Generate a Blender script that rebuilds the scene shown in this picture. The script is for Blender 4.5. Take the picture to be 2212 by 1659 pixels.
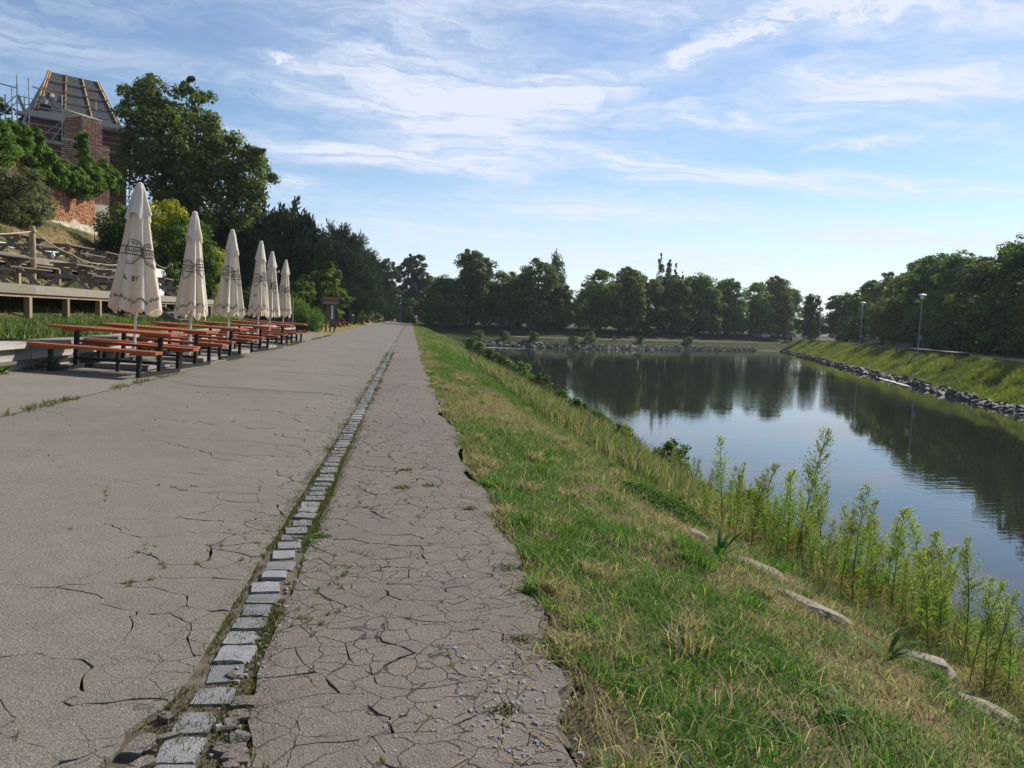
import bpy, bmesh, math, random
import numpy as np
from mathutils import Vector, Matrix

for o in list(bpy.data.objects):
    bpy.data.objects.remove(o)
scene = bpy.context.scene
COL = scene.collection
R_ = math.radians

# ------------------------------------------------------------------ camera, light, sky
PIT, YAW, ROLL, EYE = R_(4.75), R_(7.75), R_(2.35), 1.45
fw = Vector((math.sin(YAW) * math.cos(PIT), math.cos(YAW) * math.cos(PIT), -math.sin(PIT)))
rt = fw.cross(Vector((0, 0, 1))).normalized()
up = rt.cross(fw)
r2 = rt * math.cos(ROLL) + up * math.sin(ROLL)
u2 = up * math.cos(ROLL) - rt * math.sin(ROLL)
cd = bpy.data.cameras.new('camera')
cam = bpy.data.objects.new('camera', cd)
COL.objects.link(cam)
cam.matrix_world = Matrix(((r2.x, u2.x, -fw.x, 0), (r2.y, u2.y, -fw.y, 0), (r2.z, u2.z, -fw.z, EYE), (0, 0, 0, 1)))
cd.sensor_fit = 'HORIZONTAL'
cd.sensor_width = 36
cd.lens = 36 * 1661 / 2212
cd.clip_start, cd.clip_end = 0.05, 6000
scene.camera = cam

SUN_AZ, SUN_EL = R_(51), R_(37)
sdir = Vector((math.sin(SUN_AZ) * math.cos(SUN_EL), math.cos(SUN_AZ) * math.cos(SUN_EL), math.sin(SUN_EL)))
sl = bpy.data.lights.new('sun', 'SUN')
sl.energy, sl.angle, sl.color = 4.9, R_(0.53), (1.0, 0.93, 0.82)
so = bpy.data.objects.new('sun', sl)
so.rotation_euler = sdir.to_track_quat('Z', 'Y').to_euler()
so.location = (40, 40, 60)
COL.objects.link(so)

vs = scene.view_settings
vs.view_transform, vs.look, vs.exposure, vs.gamma = 'Standard', 'None', 0.50, 1.0
vs.use_curve_mapping = False
scene.cycles.use_denoising = True
scene.cycles.max_bounces = 4
scene.cycles.diffuse_bounces = 3
scene.cycles.adaptive_threshold = 0.02
scene.cycles.transparent_max_bounces = 4


class NT:
    """small node-tree writer"""
    def __init__(s, tree):
        s.t = tree
        s.n = tree.nodes
        s.l = tree.links

    def node(s, typ, ins=None, **kw):
        n = s.n.new(typ)
        for k, v in kw.items():
            setattr(n, k, v)
        for k, v in (ins or {}).items():
            if isinstance(v, bpy.types.NodeSocket):
                s.l.new(v, n.inputs[k])
            else:
                n.inputs[k].default_value = v
        return n

    def math(s, op, a, b=None, c=None, clamp=False):
        ins = {0: a}
        if b is not None:
            ins[1] = b
        if c is not None:
            ins[2] = c
        return s.node('ShaderNodeMath', ins, operation=op, use_clamp=clamp).outputs[0]

    def noise(s, vec, scale, detail=4, rough=.55, dist=0.0, out=0):
        return s.node('ShaderNodeTexNoise', {'Vector': vec, 'Scale': scale, 'Detail': detail, 'Roughness': rough, 'Distortion': dist}).outputs[out]

    def ramp(s, fac, stops, interp='LINEAR'):
        n = s.node('ShaderNodeValToRGB', {0: fac})
        cr = n.color_ramp
        cr.interpolation = interp
        while len(cr.elements) < len(stops):
            cr.elements.new(0.5)
        for e, (p, c) in zip(cr.elements, stops):
            e.position = p
            e.color = (*c, 1) if len(c) == 3 else c
        return n.outputs[0]

    def mix(s, fac, a, b, blend='MIX'):
        n = s.node('ShaderNodeMix', data_type='RGBA', blend_type=blend)
        for i, v in ((0, fac), (6, a), (7, b)):
            if isinstance(v, bpy.types.NodeSocket):
                s.l.new(v, n.inputs[i])
            elif i:
                n.inputs[i].default_value = (*v, 1) if len(v) == 3 else v
            else:
                n.inputs[i].default_value = v
        return n.outputs[2]

    def smooth(s, x, a, b):
        return s.node('ShaderNodeMapRange', {0: x, 1: a, 2: b, 3: 0.0, 4: 1.0}, interpolation_type='SMOOTHSTEP').outputs[0]


def build_world():
    w = bpy.data.worlds.new('World')
    scene.world = w
    w.use_nodes = True
    w.node_tree.nodes.clear()
    g = NT(w.node_tree)
    sky = g.node('ShaderNodeTexSky', sky_type='NISHITA', sun_disc=False, sun_elevation=SUN_EL, sun_rotation=SUN_AZ,
                 altitude=200, air_density=1.0, dust_density=0.12, ozone_density=3.0).outputs[0]
    tc = g.node('ShaderNodeTexCoord').outputs['Generated']
    sep = g.node('ShaderNodeSeparateXYZ', {0: tc})
    zz = g.math('ADD', g.math('MAXIMUM', sep.outputs[2], 0.0), 0.06)
    px = g.math('DIVIDE', sep.outputs[0], zz)
    py = g.math('DIVIDE', sep.outputs[1], zz)
    p = g.node('ShaderNodeCombineXYZ', {0: px, 1: py, 2: 0.0}).outputs[0]
    # wind-blown warp so that the bands fray
    wv = g.node('ShaderNodeVectorMath', {0: g.noise(p, 1.3, 5, .6, out=1), 1: (.5, .5, .5)}, operation='SUBTRACT').outputs[0]
    wv = g.node('ShaderNodeVectorMath', {0: wv, 3: 0.85}, operation='SCALE').outputs[0]
    pw = g.node('ShaderNodeVectorMath', {0: p, 1: wv}, operation='ADD').outputs[0]
    # fine fibrous detail, drawn out along the wind
    m1 = g.node('ShaderNodeMapping', {0: pw, 2: (0, 0, R_(-24)), 3: (1.1, 4.2, 1)}).outputs[0]
    fib = g.noise(m1, 1.9, 9, .62, .4)
    fine = g.noise(pw, 7.0, 8, .62, .3)
    puffy = g.noise(pw, 15.0, 8, .55, .2)
    # (x0,y0, x1,y1, half width, weight, puffiness)
    bands = [(-.42, 2.0, .62, 4.2, .42, .95, 0), (-1.0, 3.7, .7, 4.05, .22, .95, 0), (.80, 2.52, 1.04, 2.12, .085, 1.15, 1),
             (.95, 2.22, 1.28, 1.88, .12, 1.0, 1), (.5, 3.55, 1.9, 3.85, .26, 1.0, 0), (1.2, 3.85, 3.6, 3.40, .22, 1.15, 0),
             (1.2, 2.72, 2.0, 2.1, .22, 1.05, 0), (1.60, 3.35, 1.86, 2.93, .09, .9, 1), (.2, 4.7, 2.2, 5.0, .45, .9, 0),
             (.7, 2.05, 1.9, 1.75, .22, .85, 0), (.1, 2.95, 1.0, 2.42, .17, .9, 0), (-1.5, 2.55, -.8, 2.95, .22, .5, 0),
             (-.58, 2.69, -.34, 2.77, .05, .7, 1), (-.85, 4.3, -.6, 4.75, .2, .7, 1), (-.9, 5.6, 1.4, 6.3, .6, .55, 0),
             (.75, 2.9, 1.5, 3.05, .12, .45, 0), (2.0, 5.2, 4.2, 4.6, .4, .8, 0), (.6, 6.4, 4.0, 6.6, .7, .7, 0), (-.2, 2.3, .8, 2.1, .25, .5, 0)]
    tot = None
    for x0, y0, x1, y1, hw, wt, pf in bands:
        L = math.hypot(x1 - x0, y1 - y0)
        q = g.node('ShaderNodeMapping', {0: pw, 1: ((x0 + x1) / 2 , (y0 + y1) / 2, 0), 2: (0, 0, math.atan2(y1 - y0, x1 - x0)),
                                         3: (L * .62, hw * 1.5, 1)}, vector_type='TEXTURE').outputs[0]
        ln = g.node('ShaderNodeVectorMath', {0: q}, operation='LENGTH').outputs[1]
        f = g.smooth(ln, 1.0, 0.15)
        det = g.smooth(puffy if pf else fib, .40, .62) if pf else g.smooth(fib, .34, .66)
        f = g.math('MULTIPLY', g.math('MULTIPLY', f, g.math('ADD', g.math('MULTIPLY', det, .8), .2)), wt)
        tot = f if tot is None else g.math('ADD', tot, f)
    # the general veil of cirrus that goes on all over the sky
    veil = g.smooth(g.noise(g.node('ShaderNodeMapping', {0: pw, 2: (0, 0, R_(-20)), 3: (.5, 1.3, 1)}).outputs[0], .9, 7, .6, .3), .36, .74)
    tot = g.math('ADD', tot, g.math('MULTIPLY', g.math('MULTIPLY', veil, g.smooth(fine, .2, .75)), .85))
    hor = g.smooth(sep.outputs[2], .20, .0)
    tot = g.math('ADD', g.math('MULTIPLY', tot, g.math('SUBTRACT', 1.0, g.math('MULTIPLY', hor, .6))), g.math('MULTIPLY', hor, .52))
    mask = g.math('MINIMUM', g.math('MULTIPLY', tot, .95), .93)
    mask = g.math('MULTIPLY', mask, g.smooth(sep.outputs[2], -.02, .01))
    bs = g.node('ShaderNodeBackground', {0: sky, 1: .090}).outputs[0]
    bc = g.node('ShaderNodeBackground', {0: (.82, .87, 1.0, 1), 1: .72}).outputs[0]
    ms = g.node('ShaderNodeMixShader', {0: mask, 1: bs, 2: bc}).outputs[0]
    g.node('ShaderNodeOutputWorld', {0: ms})


build_world()

# ------------------------------------------------------------------ materials
MATS = {}


def new_mat(name):
    m = bpy.data.materials.new(name)
    m.use_nodes = True
    m.node_tree.nodes.clear()
    MATS[name] = m
    return m, NT(m.node_tree)


def finish(g, color, rough=.8, bump=None, bstr=.3, bdist=.01, spec=.3, metal=0.0, extra=None):
    ins = {'Base Color': color, 'Roughness': rough, 'Specular IOR Level': spec, 'Metallic': metal}
    if bump is not None:
        ins['Normal'] = g.node('ShaderNodeBump', {'Height': bump, 'Strength': bstr, 'Distance': bdist}).outputs[0]
    sh = g.node('ShaderNodeBsdfPrincipled', ins)
    for k, v in (extra or {}).items():
        sh.inputs[k].default_value = v
    g.node('ShaderNodeOutputMaterial', {0: sh.outputs[0]})


def col4(c):
    return (*c, 1) if len(c) == 3 else c


def simple(name, c, rough=.6, var=.25, scale=8, metal=0.0, bump=.15, spec=.35, stretch=(1, 1, 1), rnd=.12):
    """a painted or natural surface with blotches, wear and grain"""
    m, g = new_mat(name)
    tc = g.node('ShaderNodeTexCoord').outputs['Object']
    mp = g.node('ShaderNodeMapping', {0: tc, 3: stretch}).outputs[0]
    n = g.noise(mp, scale, 6, .6)
    oi = g.node('ShaderNodeObjectInfo').outputs['Random']
    d = tuple(max(0, x * (1 - var)) for x in c)
    l = tuple(min(1, x * (1 + var)) for x in c)
    base = g.ramp(n, [(.3, d), (.7, l)])
    hs = g.node('ShaderNodeHueSaturation', {'Value': g.math('ADD', g.math('MULTIPLY', oi, rnd * 2), 1 - rnd), 'Color': base}).outputs[0]
    finish(g, hs, rough, n, bump, .01, spec, metal)
    return m


def foliage(name, tint=(1, 1, 1), trans=.38, tcol=(1.5, 1.7, .55), rough=.7):
    """leaf: colour comes per leaf from the mesh; thin, so light passes through"""
    m, g = new_mat(name)
    at = g.node('ShaderNodeVertexColor', layer_name='Col').outputs[0]
    oi = g.node('ShaderNodeObjectInfo').outputs['Random']
    c = g.mix(1.0, at, col4(tint), 'MULTIPLY')
    c = g.node('ShaderNodeHueSaturation', {'Hue': g.math('ADD', g.math('MULTIPLY', oi, .04), .478), 'Value': g.math('ADD', g.math('MULTIPLY', oi, .55), .74), 'Color': c}).outputs[0]
    p = g.node('ShaderNodeBsdfPrincipled', {'Base Color': c, 'Roughness': rough, 'Specular IOR Level': .2}).outputs[0]
    t = g.node('ShaderNodeBsdfTranslucent', {0: g.mix(1.0, c, col4(tcol), 'MULTIPLY')}).outputs[0]
    s = g.node('ShaderNodeMixShader', {0: trans, 1: p, 2: t}).outputs[0]
    g.node('ShaderNodeOutputMaterial', {0: s})
    return m


def asphalt(name, c0, c1, cracks=False, craze=0.0):
    m, g = new_mat(name)
    tc = g.node('ShaderNodeNewGeometry').outputs['Position']
    big = g.noise(tc, .55, 6, .6)
    mid = g.noise(tc, 5, 6, .65)
    vo = g.node('ShaderNodeTexVoronoi', {'Vector': tc, 'Scale': 130.0}, feature='F1')
    sp = g.ramp(vo.outputs['Color'], [(.0, (.55, .55, .55)), (.5, (.95, .95, .95)), (.86, (1.15, 1.13, 1.1)), (1.0, (1.9, 1.85, 1.8))])
    base = g.ramp(g.math('ADD', g.math('MULTIPLY', big, .6), g.math('MULTIPLY', mid, .4)), [(.32, c0), (.68, c1)])
    base = g.mix(.85, base, sp, 'MULTIPLY')
    # worn oil and tyre stains, bands where patches were laid across the road
    sep = g.node('ShaderNodeSeparateXYZ', {0: tc})
    st = g.smooth(g.noise(tc, 1.6, 4, .5, 1.0), .70, .76)
    base = g.mix(g.math('MULTIPLY', st, .35), base, (.07, .068, .065))
    wob = g.math('ADD', sep.outputs[1], g.math('MULTIPLY', g.math('SUBTRACT', g.noise(g.node('ShaderNodeMapping', {0: tc, 3: (.6, .08, 1)}).outputs[0], 1.0, 3), .5), 1.6))
    for y0, hw, x0, a in ((13.6, .13, -4.3, .75), (17.6, .2, -3.4, .6), (21.6, .16, -4.2, .55), (24.8, .3, -3.0, .5), (31, .3, -3.6, .5), (39, .5, -4, .45)):
        dd = g.math('ABSOLUTE', g.math('SUBTRACT', wob, y0))
        f = g.math('MULTIPLY', g.smooth(dd, hw, hw * .35), g.smooth(mid, .30, .52))
        f = g.math('MULTIPLY', f, g.math('MULTIPLY', g.smooth(sep.outputs[0], x0, x0 + .8), g.smooth(sep.outputs[0], -.9, -1.5)))
        base = g.mix(g.math('MULTIPLY', f, a), base, (.055, .055, .056))
    h = g.math('ADD', g.math('MULTIPLY', vo.outputs['Distance'], .7), g.math('MULTIPLY', mid, .5))
    if cracks:
        wv = g.node('ShaderNodeVectorMath', {0: g.noise(tc, 2.5, 3, out=1), 3: .35}, operation='SCALE').outputs[0]
        vv = g.node('ShaderNodeVectorMath', {0: tc, 1: wv}, operation='ADD').outputs[0]
        ve = g.node('ShaderNodeTexVoronoi', {'Vector': vv, 'Scale': 2.0}, feature='DISTANCE_TO_EDGE').outputs[0]
        cr = g.math('MULTIPLY', g.smooth(ve, .03, .008), g.smooth(sep.outputs[0], -2.3, -1.0))
        base = g.mix(g.math('MULTIPLY', cr, .75), base, (.03, .028, .024))
    if craze:
        wv = g.node('ShaderNodeVectorMath', {0: g.noise(tc, 5, 4, out=1), 3: .16}, operation='SCALE').outputs[0]
        vv = g.node('ShaderNodeVectorMath', {0: tc, 1: wv}, operation='ADD').outputs[0]
        ve = g.node('ShaderNodeTexVoronoi', {'Vector': vv, 'Scale': 6.5}, feature='DISTANCE_TO_EDGE').outputs[0]
        lim = g.smooth(g.noise(tc, 1.1, 4, .6), .38, .50)
        cr = g.math('MULTIPLY', g.smooth(ve, .030, .008), lim)
        cr = g.math('MULTIPLY', cr, g.smooth(g.math('ADD', sep.outputs[0], g.math('MULTIPLY', big, .8)), -.95, -.35))
        base = g.mix(g.math('MULTIPLY', cr, craze), base, (.035, .032, .028))
        h = g.math('SUBTRACT', h, g.math('MULTIPLY', cr, 1.2))
    finish(g, base, .88, h, .55, .006, .22)
    return m


asphalt('road_far', (.128, .116, .098), (.182, .165, .141), True)
asphalt('path_far', (.126, .107, .092), (.178, .152, .132), True)
asphalt('road_asphalt', (.128, .116, .098), (.182, .165, .141), craze=.8)
asphalt('path_asphalt', (.118, .100, .086), (.174, .149, .129), craze=.9)
asphalt('terrace_asphalt', (.145, .130, .108), (.205, .186, .157))


def brickmat():
    m, g = new_mat('brick_dark')
    tc = g.node('ShaderNodeTexCoord').outputs['Object']
    sp = g.node('ShaderNodeSeparateXYZ', {0: tc})
    v = g.node('ShaderNodeCombineXYZ', {0: g.math('ADD', sp.outputs[0], sp.outputs[1]), 1: sp.outputs[2], 2: 0.0}).outputs[0]
    b = g.node('ShaderNodeTexBrick', {'Vector': v, 'Color1': (.23, .10, .06, 1), 'Color2': (.15, .065, .045, 1), 'Mortar': (.30, .27, .23, 1),
                                      'Scale': 1.0, 'Mortar Size': .012, 'Brick Width': .30, 'Row Height': .125, 'Bias': -.1})
    n = g.noise(tc, 2.0, 6, .6)
    c = g.mix(.6, b.outputs[0], g.ramp(n, [(.3, (.55, .55, .55)), (.7, (1.15, 1.1, 1.05))]), 'MULTIPLY')
    finish(g, c, .85, b.outputs[1], -.5, .012, .2)


brickmat()
m, g = new_mat('brick_lit')
at = g.node('ShaderNodeTexCoord').outputs['Object']
oi = g.node('ShaderNodeNewGeometry').outputs['Random Per Island']
oo = g.node('ShaderNodeObjectInfo').outputs['Random']
c = g.ramp(g.math('FRACT', g.math('ADD', oi, oo)), [(0, (.20, .085, .045)), (.35, (.34, .15, .075)), (.7, (.42, .20, .10)), (1, (.46, .26, .15))])
c = g.mix(.6, c, g.ramp(g.noise(g.node('ShaderNodeNewGeometry').outputs['Position'], 9, 6, .65), [(.25, (.6, .55, .5)), (.75, (1.25, 1.2, 1.15))]), 'MULTIPLY')
finish(g, c, .88, g.noise(at, 30, 5), .4, .01, .2)

m, g = new_mat('brick_shaded')  # wall brick made darker: the pier's shade is put into the colour
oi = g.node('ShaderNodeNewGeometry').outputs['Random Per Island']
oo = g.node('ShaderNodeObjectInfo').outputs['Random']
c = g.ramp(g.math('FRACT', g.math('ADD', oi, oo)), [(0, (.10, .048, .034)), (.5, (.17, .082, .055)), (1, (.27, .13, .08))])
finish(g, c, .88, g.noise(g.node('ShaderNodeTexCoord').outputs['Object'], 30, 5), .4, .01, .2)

simple('mortar', (.40, .35, .28), .95, .35, 3, bump=.5)
simple('plaster', (.42, .37, .29), .95, .4, 1.6, bump=.6)
simple('concrete', (.33, .31, .27), .9, .35, 2.2, bump=.5)
simple('concrete_slab', (.24, .225, .20), .9, .3, 6, bump=.4)
simple('white_panel', (.62, .63, .64), .7, .15, 3)
simple('wood_grey', (.22, .19, .155), .85, .4, 5, bump=.4, stretch=(2, .5, 6), rnd=.2)
simple('wood_warm', (.26, .19, .12), .85, .35, 5, bump=.4, stretch=(2, 2, .5), rnd=.2)
simple('wood_dark', (.12, .102, .088), .8, .4, 6, bump=.4, stretch=(2, .5, 6), rnd=.2)
simple('wood_bench', (.30, .078, .028), .55, .30, 14, bump=.25, stretch=(.25, 3, 3), rnd=.22)
simple('steel_black', (.012, .012, .013), .5, .3, 10)
simple('pole_white', (.62, .62, .61), .4, .12, 6)
simple('scaffold_steel', (.34, .36, .38), .45, .3, 9, metal=.55)
simple('scaffold_board', (.30, .31, .32), .6, .3, 5, metal=.2)
simple('batten', (.52, .36, .17), .75, .25, 6, rnd=.15)
simple('membrane', (.050, .053, .061), .55, .35, 2.5, bump=.6, stretch=(.6, .6, 3))
simple('black_opening', (.012, .012, .013), .8)
simple('roof_tile', (.13, .035, .03), .75, .35, 6)
simple('red_paint', (.20, .03, .02), .6)
simple('bark', (.060, .047, .036), .95, .45, 5, bump=.8, stretch=(3, 3, .6))
simple('stone', (.17, .16, .145), .85, .45, 2.5, bump=.7, rnd=.3)
simple('stone_dark', (.060, .059, .062), .8, .45, 2.5, bump=.7, rnd=.35)
simple('slab_stone', (.20, .17, .135), .9, .45, 3.5, bump=.9, stretch=(1, 1, 4), rnd=.15)
simple('sett', (.175, .175, .18), .85, .45, 22, bump=.5, rnd=.25)
simple('soil', (.085, .068, .050), .95, .4, 14, bump=.8)
simple('gravel', (.30, .285, .27), .9, .3, 20, rnd=.4)
simple('lamp_grey', (.30, .32, .34), .5, .15, 6, metal=.3)
simple('green_paint', (.02, .07, .035), .5)
simple('white_paint', (.75, .75, .74), .4, .06)
simple('car_white', (.72, .73, .74), .25, .04, spec=.5)
simple('car_dark', (.03, .034, .045), .25, .1, spec=.5)
simple('car_glass', (.015, .018, .022), .08, .1, spec=.6, bump=0)
simple('rubber', (.015, .015, .015), .8)
simple('grey_house', (.55, .56, .58), .8, .08)
simple('ink', (.014, .014, .022), .7, .1, bump=0)
simple('rope', (.34, .27, .17), .9)
simple('bulb', (.80, .80, .78), .2, .05, spec=.6)
simple('skin', (.45, .27, .19), .6)
simple('shirt_white', (.65, .65, .66), .8)
simple('shirt_red', (.45, .05, .03), .8)
simple('trousers', (.03, .033, .045), .8)
simple('hair', (.03, .02, .015), .8)
simple('algae', (.42, .45, .33), .85, .3, 4, bump=.6)
simple('grey_blue_plant', (.18, .22, .22), .8)
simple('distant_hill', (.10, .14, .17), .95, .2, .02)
foliage('leaf')
foliage('leaf_dark', trans=.22)
foliage('needle', trans=.12, rough=.6)
foliage('grass_blade', trans=.38, tcol=(1.15, 1.3, .75))
foliage('weed_leaf', trans=.42, tcol=(1.2, 1.4, .65))

# umbrella cloth: thin, lets some light through
m, g = new_mat('canvas')
tc = g.node('ShaderNodeTexCoord').outputs['Object']
n = g.noise(g.node('ShaderNodeMapping', {0: tc, 3: (3, 3, .6)}).outputs[0], 3, 6, .6)
c = g.ramp(n, [(.28, (.66, .61, .50)), (.6, (.82, .79, .70)), (.8, (.85, .82, .75))])
weave = g.noise(tc, 220, 2)
bmp = g.node('ShaderNodeBump', {'Height': weave, 'Strength': .12, 'Distance': .002}).outputs[0]
p = g.node('ShaderNodeBsdfPrincipled', {'Base Color': c, 'Roughness': .85, 'Specular IOR Level': .15, 'Normal': bmp}).outputs[0]
t = g.node('ShaderNodeBsdfTranslucent', {0: (.80, .66, .42, 1)}).outputs[0]
s = g.node('ShaderNodeMixShader', {0: .30, 1: p, 2: t}).outputs[0]
g.node('ShaderNodeOutputMaterial', {0: s})

# ground: colour of soil, turf, straw and painted shade comes from the sheet, broken up by grain
m, g = new_mat('ground_soil')
at = g.node('ShaderNodeVertexColor', layer_name='Col').outputs[0]
ps = g.node('ShaderNodeNewGeometry').outputs['Position']
n1 = g.noise(ps, 14, 8, .7)
n2 = g.noise(ps, 1.4, 6, .6)
c = g.mix(1.0, at, g.ramp(n1, [(.25, (.55, .52, .5)), (.75, (1.4, 1.38, 1.3))]), 'MULTIPLY')
c = g.mix(.6, c, g.ramp(n2, [(.3, (.75, .8, .75)), (.7, (1.25, 1.2, 1.1))]), 'MULTIPLY')
finish(g, c, .95, n1, .8, .03, .1)

# water: dark, nearly still, small ripples
m, g = new_mat('river_water')
ps = g.node('ShaderNodeNewGeometry').outputs['Position']
r1 = g.noise(g.node('ShaderNodeMapping', {0: ps, 2: (0, 0, R_(-12)), 3: (.55, 1.7, 1)}).outputs[0], 2.4, 3, .5)
r2_ = g.noise(g.node('ShaderNodeMapping', {0: ps, 2: (0, 0, R_(25)), 3: (.3, .8, 1)}).outputs[0], .35, 2, .5)
calm = g.smooth(g.noise(ps, .05, 3, .5), .36, .62)
h = g.math('ADD', g.math('MULTIPLY', r1, g.math('ADD', g.math('MULTIPLY', calm, .008), .002)), g.math('MULTIPLY', r2_, .009))
bmp = g.node('ShaderNodeBump', {'Height': h, 'Strength': 1.0, 'Distance': .55}).outputs[0]
p = g.node('ShaderNodeBsdfPrincipled', {'Base Color': (.020, .023, .017, 1), 'Roughness': .012, 'IOR': 1.42, 'Specular IOR Level': .5, 'Normal': bmp}).outputs[0]
g.node('ShaderNodeOutputMaterial', {0: p})

# ------------------------------------------------------------------ mesh helpers
def vnoise(x, y, seed=0):
    x = np.asarray(x, float); y = np.asarray(y, float)
    xi = np.floor(x).astype(np.int64); yi = np.floor(y).astype(np.int64)
    xf = x - xi; yf = y - yi
    xf = xf * xf * (3 - 2 * xf); yf = yf * yf * (3 - 2 * yf)

    def h(a, b):
        n = (a * 374761393 + b * 668265263 + seed * 974634777) & 0xffffffff
        n = ((n ^ (n >> 13)) * 1274126177) & 0xffffffff
        n = n ^ (n >> 16)
        return (n & 0xffff) / 65535.0
    return (h(xi, yi) * (1 - xf) + h(xi + 1, yi) * xf) * (1 - yf) + (h(xi, yi + 1) * (1 - xf) + h(xi + 1, yi + 1) * xf) * yf


def fbm(x, y, seed=0, oct=4):
    t = 0; a = .5; s = 0
    x = np.asarray(x, float); y = np.asarray(y, float)
    for i in range(oct):
        t = t + a * vnoise(x * 2 ** i + 17.3 * i, y * 2 ** i - 9.1 * i, seed + i)
        s += a; a *= .55
    return t / s


def sstep(x, a, b):
    t = np.clip((np.asarray(x, float) - a) / (b - a), 0, 1)
    return t * t * (3 - 2 * t)


def mk_mesh(name, V, faces, mat, col=None, smooth=False):
    """faces: list of index arrays (M,k) or of tuples"""
    V = np.asarray(V, np.float32).reshape(-1, 3)
    me = bpy.data.meshes.new(name)
    groups = [np.asarray(f, np.int32) for f in faces] if len(faces) and isinstance(faces[0], np.ndarray) else None
    if groups is None:
        me.from_pydata(V.tolist(), [], [tuple(int(i) for i in f) for f in faces])
    else:
        groups = [q for q in groups if len(q)]
        loops = np.concatenate([q.ravel() for q in groups])
        sizes = np.concatenate([np.full(len(q), q.shape[1], np.int32) for q in groups])
        me.vertices.add(len(V)); me.vertices.foreach_set('co', V.ravel())
        me.loops.add(len(loops)); me.loops.foreach_set('vertex_index', loops)
        me.polygons.add(len(sizes))
        me.polygons.foreach_set('loop_start', np.concatenate([[0], np.cumsum(sizes)[:-1]]).astype(np.int32))
        me.update(calc_edges=True)
    if col is not None:
        c = np.ones((len(V), 4), np.float32); c[:, :3] = col
        a = me.color_attributes.new('Col', 'FLOAT_COLOR', 'POINT')
        a.data.foreach_set('color', c.ravel())
    if smooth:
        me.polygons.foreach_set('use_smooth', np.ones(len(me.polygons), bool))
    if mat:
        me.materials.append(MATS[mat])
    return me


def add(name, me, parent=None, loc=None, rot=None, scale=None, **tags):
    o = bpy.data.objects.new(name, me)
    COL.objects.link(o)
    if parent is not None:
        o.parent = parent
    if loc is not None:
        o.location = loc
    if rot is not None:
        o.rotation_euler = rot
    if scale is not None:
        o.scale = scale
    for k, v in tags.items():
        if v:
            o[k] = v
    return o


def obj(name, V, faces, mat, parent=None, col=None, smooth=False, **kw):
    return add(name, mk_mesh(name, V, faces, mat, col, smooth), parent, **kw)


def thing(name, label, cat, loc=(0, 0, 0), rz=0, group=None, rot=None, scale=None):
    return add(name, None, None, loc, rot or (0, 0, rz), scale, label=label, category=cat, group=group)


def copy_tree(o, parent=None):
    c = o.copy()
    COL.objects.link(c)
    c.parent = parent
    for ch in o.children:
        copy_tree(ch, c)
    return c


CUBE = {}


def cube_me(mat):
    if mat not in CUBE:
        v = [(x, y, z) for x in (-.5, .5) for y in (-.5, .5) for z in (-.5, .5)]
        f = [(0, 1, 3, 2), (4, 6, 7, 5), (0, 4, 5, 1), (2, 3, 7, 6), (0, 2, 6, 4), (1, 5, 7, 3)]
        CUBE[mat] = mk_mesh('box_' + mat, v, f, mat)
    return CUBE[mat]


TUBE = {}


def tube_me(mat, n=10):
    if (mat, n) not in TUBE:
        a = np.arange(n) * 2 * math.pi / n
        v = [(math.cos(t) * .5, math.sin(t) * .5, z) for z in (-.5, .5) for t in a]
        f = [(i, (i + 1) % n, n + (i + 1) % n, n + i) for i in range(n)] + [tuple(range(n))[::-1], tuple(range(n, 2 * n))]
        me = mk_mesh('tube_' + mat, v, f, mat)
        TUBE[(mat, n)] = me
    return TUBE[(mat, n)]


def box(name, c, s, mat, parent=None, rz=0, rot=None, **kw):
    return add(name, cube_me(mat), parent, c, rot or (0, 0, rz), s, **kw)


def bar(name, a, b, w, h, mat, parent=None, round_=False, **kw):
    """a straight member from a to b; w is its width, h its height"""
    a = Vector(a); b = Vector(b); d = b - a
    q = d.to_track_quat('Z', 'Y')
    o = add(name, tube_me(mat) if round_ else cube_me(mat), parent, (a + b) / 2, None, (w, h, d.length), **kw)
    o.rotation_euler = q.to_euler()
    return o


def bar_verts(a, b, w, h=None, n=6):
    """vertices and faces of a tapered round limb"""
    return limb([a, b], [w, h or w], n)


def limb(pts, rad, n=6):
    V = []; F = []
    for i, (p, r) in enumerate(zip(pts, rad)):
        p = Vector(p)
        d = (Vector(pts[min(i + 1, len(pts) - 1)]) - Vector(pts[max(i - 1, 0)]))
        d = d.normalized() if d.length > 1e-6 else Vector((0, 0, 1))
        x = d.orthogonal().normalized(); y = d.cross(x)
        for k in range(n):
            t = 2 * math.pi * k / n
            V.append(p + (x * math.cos(t) + y * math.sin(t)) * r)
        if i:
            b0 = (i - 1) * n; b1 = i * n
            F += [(b0 + k, b0 + (k + 1) % n, b1 + (k + 1) % n, b1 + k) for k in range(n)]
    F.append(tuple(range((len(pts) - 1) * n, len(pts) * n)))
    return [tuple(v) for v in V], F


class MB:
    def __init__(s):
        s.V = []; s.F = []

    def add(s, V, F):
        o = len(s.V)
        s.V += [tuple(v) for v in V]
        s.F += [tuple(i + o for i in f) for f in F]
        return s

    def box(s, c, d, rz=0):
        cs, sn = math.cos(rz), math.sin(rz)
        V = []
        for x in (-.5, .5):
            for y in (-.5, .5):
                for z in (-.5, .5):
                    X, Y = x * d[0], y * d[1]
                    V.append((c[0] + X * cs - Y * sn, c[1] + X * sn + Y * cs, c[2] + z * d[2]))
        return s.add(V, [(0, 1, 3, 2), (4, 6, 7, 5), (0, 4, 5, 1), (2, 3, 7, 6), (0, 2, 6, 4), (1, 5, 7, 3)])

    def limb(s, pts, rad, n=6):
        return s.add(*limb(pts, rad, n))

    def build(s, name, mat, parent=None, smooth=False, **kw):
        return obj(name, s.V, s.F, mat, parent, smooth=smooth, **kw)


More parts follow.
